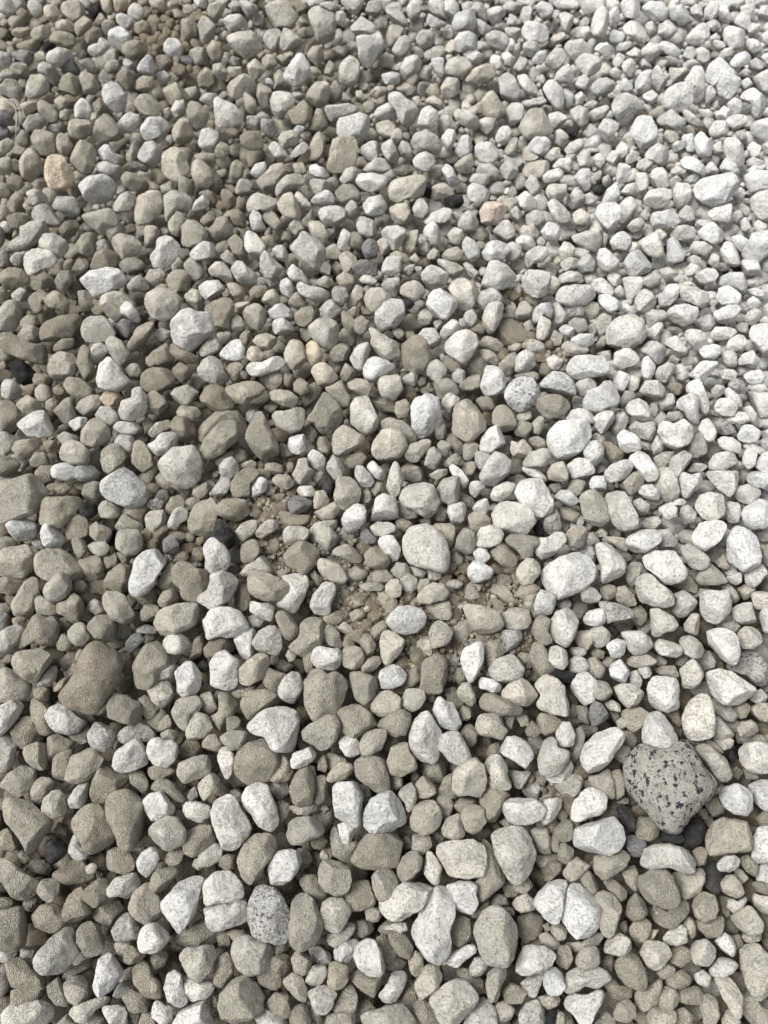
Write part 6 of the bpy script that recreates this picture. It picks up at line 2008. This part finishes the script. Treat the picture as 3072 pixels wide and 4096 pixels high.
# ------------------------------------------------------------------ labels: landmarks by their look, the others by their look and their place beside a landmark
A1, U = (0, 0, 4.629), 4.943
def T(x, y): return (x, y, U)
LAND = [  # where, short name (a stone is found under that point), full label
    (A1, 50, 148, 'orange-buff stone', 'orange-buff rounded stone with brown pits, the warmest coloured of all'),
    (A1, 99, 84, 'white egg-shaped stone', 'white egg-shaped stone standing on end among tan pebbles'),
    (T(0, 730), 30, 42, 'craggy off-white stone', 'craggy off-white stone with a rough broken ridge'),
    (T(0, 730), 85, 78, 'smooth white ham-shaped stone', 'smooth white ham-shaped stone, broad at one end'),
    (T(0, 730), 155, 124, 'white blocky stone', 'big white blocky stone with a flat cut end'),
    (T(0, 730), 90, 156, 'white wedge stone', 'white wedge-shaped stone with sharp corners'),
    (T(0, 730), 109, 184, 'white comma stone', 'white comma-shaped stone with a hooked end'),
    (T(0, 730), 18, 155, 'black crusted stone', 'black crusted stone dusted with pale sand'),
    (T(0, 1720), 100, 48, 'white tent-shaped stone', 'large white tent-shaped stone with a dark pock mark'),
    (T(0, 1720), 42, 86, 'white cube pebble', 'bright white cube-like pebble lying by the tan slabs'),
    (T(0, 1720), 120, 116, 'long white stone', 'long white stone slanting upward, rounded at both ends'),
    (T(0, 1720), 60, 36, 'wavy white stone', 'long wavy white stone lying flat under a cream stone'),
    (T(0, 1720), 18, 54, 'big brown rock', 'big brown sandy rock with a broad rough face'),
    (T(0, 1720), 75, 200, 'brown slab', 'largest brown sandy slab, leaning over a bright white stone'),
    (T(0, 2710), 52, 38, 'white stone under the slab', 'bright white stone tucked under the brown sandy slab'),
    (T(0, 2710), 80, 48, 'diamond-shaped dark stone', 'dark-flecked grey stone shaped like a diamond'),
    (T(0, 2710), 145, 185, 'white shark-fin stone', 'large white stone shaped like a shark fin, one side shaded'),
    (T(0, 2710), 20, 120, 'lumpy brown boulder', 'large lumpy brown stone coated with sand'),
    (T(742, 0), 34, 93, 'white tooth-like stone', 'white pointed tooth-like stone'),
    (T(742, 0), 134, 103, 'smooth white bun-shaped stone', 'smooth white bun-shaped stone lying on its side'),
    (T(742, 0), 112, 26, 'tall cream stone', 'tall cream stone with a square top end'),
    (T(742, 0), 100, 210, 'big white pointed block', 'big white block-like stone pointing down'),
    (T(742, 990), 64, 97, 'white finger-shaped pebble', 'white finger-shaped pebble lying flat'),
    (T(742, 990), 106, 37, 'curved white sliver', 'curved white sliver of stone like a boomerang'),
    (T(742, 990), 91, 160, 'small round white pebble', 'small round white pebble alone among big tan stones'),
    (T(742, 990), 155, 182, 'black-flecked white chip', 'white chip flecked with black along one face'),
    (T(742, 990), 62, 152, 'tan cone stone', 'large tan cone-shaped stone, narrow end up'),
    (T(742, 990), 142, 138, 'white stone with a sandy patch', 'white stone with a patch of sand in its middle'),
    (T(742, 1980), 31, 36, 'coal-black stone', 'coal-black stone lying behind a white block'),
    (T(742, 1980), 28, 75, 'white pitted stone', 'white pitted stone with a bony, folded surface'),
    (T(742, 1980), 115, 133, 'white pillow-shaped pebble', 'white pillow-shaped pebble with blunt corners'),
    (T(742, 1980), 70, 188, 'big notched white stone', 'big white stone with a notch in its lower edge'),
    (T(742, 1980), 110, 160, 'big sandy horned stone', 'big sandy grey-brown stone with two horns'),
    (T(742, 2940), 60, 22, 'dark brown grainy slab', 'dark brown slab thick with sand grains'),
    (T(742, 2940), 66, 148, 'black-flecked boulder', 'large grey stone heavily flecked with black'),
    (T(742, 2940), 36, 74, 'white long-faced stone', 'large white long-faced stone with a faint ridge'),
    (T(1510, 0), 92, 175, 'pink-stained pebble', 'pink-stained pale pebble with rusty streaks'),
    (T(1510, 0), 62, 163, 'shiny black pebble', 'dark blue-black pebble with a white-frosted end'),
    (T(1510, 0), 127, 104, 'grey-brown lump', 'grey-brown humped stone among white pebbles'),
    (T(1510, 990), 39, 138, 'white notch-topped stone', 'tall white stone with a notch in its top edge'),
    (T(1510, 990), 73, 140, 'rounded tan stone', 'large rounded tan stone coated with fine sand'),
    (T(1510, 990), 117, 120, 'round grey-speckled stone', 'round grey-white stone with fine speckles'),
    (T(1510, 990), 125, 202, 'white triangular stone', 'large smooth white stone, nearly triangular'),
    (T(1510, 990), 156, 152, 'speckled white boulder', 'big white stone speckled with dark pores'),
    (T(1510, 1980), 40, 42, 'domed cream stone', 'largest smooth cream stone, domed like a loaf'),
    (T(1510, 1980), 76, 134, 'white half-moon stone', 'white half-moon shaped stone standing on its point'),
    (T(1510, 1980), 25, 103, 'white lemon-shaped stone', 'white lemon-shaped stone with dark specks'),
    (T(1510, 1980), 155, 66, 'rough white rock', 'large rough white rock with brown sandy patches'),
    (T(1510, 1980), 38, 196, 'pitted white column', 'pitted white column-like stone with a crusted end'),
    (T(1510, 1980), 142, 162, 'big grey-white slab', 'big grey-white slab with a slanting face'),
    (T(1510, 2940), 66, 100, 'loaf-shaped white stone', 'white loaf-shaped stone with banded sides'),
    (T(1510, 2940), 110, 95, 'white acorn-shaped stone', 'large white acorn-shaped stone, narrow end down'),
    (T(1510, 2940), 50, 152, 'leaning white stone', 'long white stone leaning down, shaded on one side'),
    (T(1510, 2940), 95, 165, 'speckled beige egg stone', 'large beige egg-shaped stone with dark specks'),
    (T(2252, 0), 95, 78, 'pale tilted slab', 'pale grey slab with a flat tilted face'),
    (T(2252, 0), 122, 155, 'broad layered stone', 'broad whitish stone with a layered, slaty face'),
    (T(2252, 0), 66, 106, 'white five-sided stone', 'white five-sided stone with crisp edges'),
    (T(2252, 990), 50, 68, 'large cream block', 'large cream block with rounded corners'),
    (T(2252, 990), 20, 98, 'flat-topped white bar', 'white bar-shaped stone with a flat top'),
    (T(2252, 990), 45, 213, 'oblong porous stone', 'oblong pale stone with a porous face'),
    (T(2252, 990), 133, 190, 'white arrowhead stone', 'white arrowhead stone pointing down'),
    (T(2252, 1980), 138, 155, 'white teardrop stone', 'large white teardrop-shaped stone with dark pores'),
    (T(2252, 1980), 78, 193, 'white dome stone', 'white dome-shaped stone resting against the black-spotted rock'),
    (T(2252, 1980), 148, 45, 'white pentagon rock', 'large white stone with many flat faces'),
    (T(2252, 1980), 80, 60, 'white slanting oval', 'large white oval stone lying over a beige one'),
    (T(2252, 2940), 80, 35, 'black-spotted rock', 'biggest grey rock covered with black spots'),
    (T(2252, 2940), 30, 82, 'crusty white block', 'crusty white block lying on a beige stone'),
    (T(2252, 2940), 86, 100, 'long bone-like stone', 'long cream bone-like stone with a round pit'),
    (T(2252, 2940), 80, 125, 'grit-topped stone', 'tan-grey stone with a pile of grit on top'),
    (T(2252, 2940), 135, 85, 'helmet-shaped stone', 'large beige helmet-shaped stone with a grainy skin'),
    (T(2252, 2940), 16, 138, 'white double-lobed stone', 'white double-lobed stone at the edge of the brown grit'),
]
NAMED = []
top300 = order[:300]
in300 = set(top300)
def hit(px, py):
    c = [i for i in top300 if inside_pt(ST[i]['Q'], px, py)]
    if c: return max(c, key=lambda i: (ST[i]['lay'], -ST[i]['area']))
    c = min(top300, key=lambda i: np.hypot(*(ST[i]['c'] - [px, py])))
    return c if np.hypot(*(ST[c]['c'] - [px, py])) < 60 else None
def inside_pt(Q, X, Y):
    r = False
    for a in range(len(Q)):
        (x1, y1), (x2, y2) = Q[a], Q[(a + 1) % len(Q)]
        if (y1 > Y) != (y2 > Y) and X < (x2 - x1) * (Y - y1) / (y2 - y1) + x1: r = not r
    return r
land = {}
for (ox, oy, u), x, y, short, full in LAND:
    i = hit(ox + x * u, oy + y * u)
    if i is not None and i not in land: land[i] = short; ST[i]['label'] = full
COLW = {'w': 'white', 'l': 'off-white', 'c': 'beige', 't': 'sandy tan', 'd': 'dark brown', 'g': 'grey', 'k': 'black', 's': 'black-flecked', 'm': 'finely speckled', 'y': 'cream', 'b': 'brown', 'p': 'pink', 'o': 'buff', 'z': 'spotted'}
def shape_word(s):
    d = s['Q'] - s['c']
    ev = np.linalg.eigvalsh(np.cov(d.T))
    asp = math.sqrt(ev[1] / max(ev[0], 1e-6))
    comp = 4 * math.pi * s['area'] / np.hypot(*(np.roll(s['Q'], -1, 0) - s['Q']).T).sum() ** 2
    n = len(s['Q'])
    if asp > 1.75: return 'long'
    if comp < .77: return 'uneven'
    if asp > 1.35: return 'oval' if comp > .84 else 'oblong'
    return 'rounded' if comp > .88 else 'blunt' if comp > .83 else 'angular'
DIRS = ['right of', 'lower right of', 'below', 'lower left of', 'left of', 'upper left of', 'above', 'upper right of']
buckets = {}
for i in top300:
    if i in land: continue
    s = ST[i]
    L = min(land, key=lambda j: np.hypot(*(ST[j]['c'] - s['c'])))
    d = s['c'] - ST[L]['c']
    k = int(round(math.atan2(d[1], d[0]) / (math.pi / 4))) % 8
    size = 'large ' if s['rank'] < 70 else 'smaller ' if s['rank'] > 200 else ''
    s['desc'] = size + COLW[s['code']] + ' ' + shape_word(s) + ' pebble'
    buckets.setdefault((L, k), []).append((float(np.hypot(*d)), i))
for (L, k), lst in buckets.items():
    lst.sort()
    dn = DIRS[k]
    dn = dn if dn in ('below', 'above') else 'to the ' + dn
    for n, (d, i) in enumerate(lst):
        s = ST[i]
        if len(lst) == 1: rel = dn
        else: rel = ('nearest ', 'second ', 'third ', 'fourth ', 'fifth ', 'sixth ')[min(n, 5)] + dn
        s['label'] = s['desc'] + ', ' + rel + ' the ' + land[L]


for k, i in enumerate(order[:300]):
    s = ST[i]
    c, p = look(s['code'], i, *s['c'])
    me = mesh_from('pebble', s['verts'], GEO[s['f']][1], c, p)
    o = link('pebble', me, s['P'])
    o['label'] = s['label']; o['category'] = 'pebble'; o['group'] = 'pebbles in the gravel bed'

# ------------------------------------------------------------------ the smaller stones, the filling between them and the grit: too many to count
def joined(name, parts):
    """parts: (verts, faces, col, par)"""
    vs, fs, cs, ps, n = [], [], [], [], 0
    for v, f, c, p in parts:
        vs.append(v); fs.append(f + n); n += len(v)
        cs.append(np.broadcast_to(c, (len(v), 4))); ps.append(np.broadcast_to(p, (len(v), 4)))
    o = link(name, mesh_from(name, np.concatenate(vs), np.concatenate(fs), np.concatenate(cs), np.concatenate(ps)))
    o['kind'] = 'stuff'
    return o
gravel = []
for i in order[300:]:
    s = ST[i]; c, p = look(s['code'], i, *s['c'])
    gravel.append((s['verts'] + s['P'], GEO[s['f']][1], c, p))

G = 8                                                        # one cell of the coverage map = 8 px of the photograph
MX, MY = 24, 24
gw, gh = int(W // G) + 2 * MX, int(H // G) + 2 * MY
cover = np.zeros((gh, gw), bool)
tone = np.full((gh, gw), -1, np.int32)
def inside(Q, X, Y):
    ins = np.zeros(X.shape, bool)
    for a in range(len(Q)):
        (x1, y1), (x2, y2) = Q[a], Q[(a + 1) % len(Q)]
        if y1 != y2: ins ^= ((y1 > Y) != (y2 > Y)) & (X < (x2 - x1) * (Y - y1) / (y2 - y1) + x1)
    return ins
for i, s in enumerate(ST):
    q = s['Q'] / G + [MX, MY]
    x0, y0 = np.maximum(np.floor(q.min(0)).astype(int), 0); x1, y1 = np.minimum(np.ceil(q.max(0)).astype(int) + 1, [gw, gh])
    if x1 <= x0 or y1 <= y0: continue
    X, Y = np.meshgrid(np.arange(x0, x1) + .5, np.arange(y0, y1) + .5)
    m = inside(q, X, Y)
    cover[y0:y1, x0:x1] |= m; tone[y0:y1, x0:x1][m] = i
HOLLOWS = [(1950, 2420, 260), (1450, 2400, 220), (1130, 2210, 170), (1090, 2060, 190), (2080, 1330, 170), (690, 150, 150), (1650, 2640, 170), (900, 1930, 150),
           (680, 2230, 150), (2260, 3200, 170), (1350, 2230, 110), (2300, 1460, 130), (1720, 1560, 120), (2020, 2560, 170)]
centres = np.array([s['c'] for s in ST]); codes = [s['code'] for s in ST]
def tone_near(px, py):
    d = ((centres - [px, py]) ** 2).sum(1)
    k = np.argsort(d)[:9]
    o = [codes[a] for a in k if codes[a] in 'wlctd']
    c = random.choice(o) if o else 'c'
    if px > 1500 + .35 * py and py < 2300: return {'w': random.choice('lwcl'), 'l': random.choice('ccl')}.get(c, c)
    if py < 1500: return {'w': random.choice('lct'), 'l': random.choice('ct'), 'c': random.choice('ctd')}.get(c, random.choice('ttd'))
    return {'w': random.choice('ctd'), 'l': random.choice('ctd'), 'c': random.choice('tdu')}.get(c, random.choice('duu'))  # gap stones: dusty browns, darkened to paint in the shade between stones
fill, crumbs = [], []
for Rpx in (46, 40, 34, 29, 24, 20, 16, 13):
    ys, xs = np.nonzero(~cover)
    k = rng.permutation(len(xs))[:6000]
    for x, y in zip(xs[k], ys[k]):
        if cover[y, x]: continue
        px, py = (x + .5 - MX) * G, (y + .5 - MY) * G
        sc = 1.0 - 0.38 * (1 - min(max(py / H, 0), 1))       # stones look smaller farther off
        R = Rpx * sc
        hollow = any((px - a) ** 2 + (py - b) ** 2 < c * c for a, b, c in HOLLOWS)
        if hollow and Rpx > 36: continue
        pale = px > 1500 + .35 * py and py < 2300
        if not hollow and not pale and ((Rpx < 24 and py > 2300) or rng.random() < .28): continue
        n = int(math.ceil(R / G))
        xa, xb, ya, yb = max(0, x - n), min(gw, x + n + 1), max(0, y - n), min(gh, y + n + 1)
        YY, XX = np.ogrid[ya:yb, xa:xb]
        disc = ((XX - x) ** 2 + (YY - y) ** 2) * G * G <= R * R
        sub = cover[ya:yb, xa:xb]
        if (sub & disc).sum() > 0.30 * disc.sum(): continue
        sub |= disc
        fill.append((px, py, R, hollow))
for px, py, R, hollow in fill:
    _, t = on_plane(np.array(px), np.array(py), 0.0)
    rm = R * float(t) * TANV / (H / 2) * random.uniform(1.05, 1.35)
    b = rm * random.uniform(.6, .85)
    Pc, _ = on_plane(np.array(px), np.array(py), b * 0.25 - (0.001 if hollow else random.uniform(.012, .022) * (.5 if px > 1700 and py < 1500 else 1)))
    a = random.uniform(0, 6.283); el = random.uniform(1.0, 1.5)
    Rr = rm * (1 + .13 * np.sin(2 * TH + a) * el + .07 * np.sin(3 * TH + 2 * a) + .04 * np.sin(5 * TH + 3 * a))
    crumbs.append((px, py, Pc, Rr, b, hollow, 4 if R > 20 else 3))
# a second layer of stones under the first
under = {}
for tries in range(9000):
    x, y = random.uniform(-.5, .5), random.uniform(-.2, .93)
    rm = random.uniform(.009, .014); key = (int(x // .03), int(y // .03))
    if any((x - a) ** 2 + (y - b) ** 2 < (0.78 * (rm + c)) ** 2 for i in (-1, 0, 1) for j in (-1, 0, 1) for a, b, c in under.get((key[0] + i, key[1] + j), ())): continue
    under.setdefault(key, []).append((x, y, rm))
    px, py = to_px(np.array([x, y, 0.]))
    a = random.uniform(0, 6.283)
    crumbs.append((px, py, np.array([x, y, -.043 + random.uniform(-.004, .004)]), rm * (1 + .15 * np.sin(2 * TH + a) + .07 * np.sin(3 * TH + 2 * a)), rm * .7, True, 3))
# beyond the picture's edge the bed goes on
EDGE = []
occupied = {}
for tries in range(9000):
    x, y = random.uniform(-.62, .62), random.uniform(-.36, 1.05)
    P = np.array([x, y, 0.]); px, py = to_px(P)
    if -130 < px < W + 130 and -130 < py < H + 130: continue
    rm = random.uniform(.006, .0135)
    key = (int(x // .03), int(y // .03))
    if any((x - a) ** 2 + (y - b) ** 2 < (0.8 * (rm + c)) ** 2 for i in (-1, 0, 1) for j in (-1, 0, 1) for a, b, c in occupied.get((key[0] + i, key[1] + j), ())): continue
    occupied.setdefault(key, []).append((x, y, rm))
    b = rm * random.uniform(.6, .85); a = random.uniform(0, 6.283)
    Rr = rm * (1 + .13 * np.sin(2 * TH + a) * 1.3 + .07 * np.sin(3 * TH + 2 * a) + .04 * np.sin(5 * TH + 3 * a))
    crumbs.append((px, py, np.array([x, y, b * .5 - .003]), Rr, b, False, 3))
for f in (3, 4):
    sel = [c for c in crumbs if c[6] == f]; N = len(sel)
    wv = np.tile([0, 0, 1.0], (N, 1)); wv[:, :2] += rng.normal(0, .25, (N, 2)); wv /= np.linalg.norm(wv, axis=1, keepdims=True)
    u = np.cross(np.tile([0, 1., 0], (N, 1)), wv); u /= np.linalg.norm(u, axis=1, keepdims=True); v = np.cross(wv, u)
    PB = bodies(f, u, v, wv, np.array([c[3] for c in sel]), np.array([c[4] for c in sel]), rng.uniform(.1, 9, N), 5)
    for i, (c, p) in enumerate(zip(sel, PB)):
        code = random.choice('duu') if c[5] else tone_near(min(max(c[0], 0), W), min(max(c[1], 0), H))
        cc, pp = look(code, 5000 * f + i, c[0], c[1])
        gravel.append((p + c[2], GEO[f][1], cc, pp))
joined('gravel', gravel)

HG = [(on_plane(np.array(float(a)), np.array(float(b)))[0], c) for a, b, c in HOLLOWS]
def ground_at(X, Y):
    Z = vnoise(np.stack([X * 28, Y * 28, X * 0], -1)) * .0022 + vnoise(np.stack([X * 90, Y * 90, X * 0 + 9], -1)) * .0012 - .068
    for p, c in HG: Z = Z + .0625 * np.exp(-((X - p[0]) ** 2 + (Y - p[1]) ** 2) / (c * .00020) ** 2 * .7)
    return np.minimum(Z, -.001)
def ground_z(px, py):
    p = on_plane(np.array(px), np.array(py))[0]
    return float(ground_at(np.array([p[0]]), np.array([p[1]]))[0])
# grit: crumbs of sand and broken pumice in the hollows and gaps
grit = []
ys, xs = np.nonzero(np.ones_like(cover))
NG = 9000
gx, gy = rng.uniform(0, W, NG), rng.uniform(0, H, NG)
for a, b, c in HOLLOWS:
    k = 800
    gx = np.append(gx, a + rng.normal(0, c * .55, k)); gy = np.append(gy, b + rng.normal(0, c * .55, k))
T2, F2 = GEO[2]
for x, y in zip(gx, gy):
    ci, cj = int(y // G) + MY, int(x // G) + MX
    if not (0 <= ci < gh and 0 <= cj < gw) or tone[ci, cj] >= 0: continue
    r = random.choice((.0007, .0009, .0012, .0016, .0022)) * random.uniform(.8, 1.3)
    Pc, _ = on_plane(np.array(x), np.array(y), r * .5 + ground_z(x, y) + random.uniform(0, .0035))
    S = np.array([random.uniform(.7, 1.3) for _ in range(3)]) * r
    vv = T2 * S * (1 + rng.uniform(-.22, .22, (len(T2), 1)))
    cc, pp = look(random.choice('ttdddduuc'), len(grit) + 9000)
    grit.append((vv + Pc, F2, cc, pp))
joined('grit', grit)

# ------------------------------------------------------------------ ground
xs = np.concatenate([np.linspace(-3, -.66, 8), np.linspace(-.64, .64, 160), np.linspace(.66, 3, 8)])
ys = np.concatenate([np.linspace(-3, -.4, 8), np.linspace(-.38, 1.1, 180), np.linspace(1.13, 4, 8)])
X, Y = np.meshgrid(xs, ys)
Z = ground_at(X, Y)
nx, ny = len(xs), len(ys)
idx = np.arange(nx * ny).reshape(ny, nx)
quads = np.stack([idx[:-1, :-1], idx[:-1, 1:], idx[1:, 1:], idx[1:, :-1]], -1).reshape(-1, 4)
me = bpy.data.meshes.new('ground')
me.from_pydata(np.stack([X, Y, Z], -1).reshape(-1, 3).tolist(), [], quads.tolist())
me.polygons.foreach_set('use_smooth', np.ones(len(quads), bool)); me.materials.append(SAND)
g = link('ground', me); g['kind'] = 'structure'

# ------------------------------------------------------------------ a sprig of dry grass on the stones at the far left
def blade(pts, r0, flat, parent, origin):
    """a bent, tapering strip with thickness; pts: photograph px and height above the ground"""
    C = np.array([on_plane(np.array(float(x)), np.array(float(y)), z)[0] for x, y, z in pts])
    t = np.linspace(0, len(C) - 1, 5 * (len(C) - 1) + 1)
    i = np.clip(t.astype(int), 0, len(C) - 2); f = t - i
    def cr(a): return C[np.clip(i + a, 0, len(C) - 1)]
    f = f[:, None]
    S = .5 * (2 * cr(0) + (cr(1) - cr(-1)) * f + (2 * cr(-1) - 5 * cr(0) + 4 * cr(1) - cr(2)) * f ** 2 + (3 * cr(0) - cr(-1) - 3 * cr(1) + cr(2)) * f ** 3)
    n = len(S); vs, fs = [], []
    for k in range(n):
        d = S[min(k + 1, n - 1)] - S[max(k - 1, 0)]; d /= np.linalg.norm(d)
        a = np.cross(d, [0, 0, 1.]); a /= np.linalg.norm(a); b = np.cross(a, d)
        r = r0 * (1 - .75 * k / (n - 1))
        for j in range(6):
            an = j / 6 * 2 * math.pi + k * .12
            vs.append(S[k] - origin + a * math.cos(an) * r + b * math.sin(an) * r * flat)
    for k in range(n - 1):
        for j in range(6): fs.append((k * 6 + j, k * 6 + (j + 1) % 6, k * 6 + 6 + (j + 1) % 6, k * 6 + 6 + j))
    fs += [tuple(range(5, -1, -1)), tuple(range((n - 1) * 6, n * 6))]
    m = bpy.data.meshes.new('blade'); m.from_pydata([tuple(p) for p in vs], [], fs)
    m.polygons.foreach_set('use_smooth', np.ones(len(fs), bool)); m.materials.append(STRAW)
    return link('blade', m, parent=parent)
org = on_plane(np.array(40.), np.array(400.), .02)[0]
gr = bpy.data.objects.new('dry_grass', None); gr.location = org; col.objects.link(gr)
gr['label'] = 'dry pale grass sprig lying bent over the stones'; gr['category'] = 'grass sprig'
K = 4.629
for pts, r0, fl in (
        ([(-40, 370, .022), (0, 386, .024), (40, 405, .026), (62, 430, .027), (66, 480, .026), (64, 530, .024), (60, 572, .020)], .0010, .5),
        ([(-20, 380, .024), (30, 398, .027), (62, 408, .028), (74, 432, .027), (82, 470, .025), (88, 502, .021)], .0008, .5),
        ([(30, 400, .026), (58, 398, .029), (74, 412, .030), (70, 428, .028), (48, 436, .026), (34, 450, .024)], .0007, .8),
        ([(20, 396, .026), (48, 420, .029), (72, 436, .030), (92, 434, .028), (110, 430, .026)], .0006, .8),
        ([(58, 404, .027), (78, 440, .028), (80, 480, .027), (72, 520, .024)], .0008, .6)):
    blade(pts, r0, fl, gr, org)
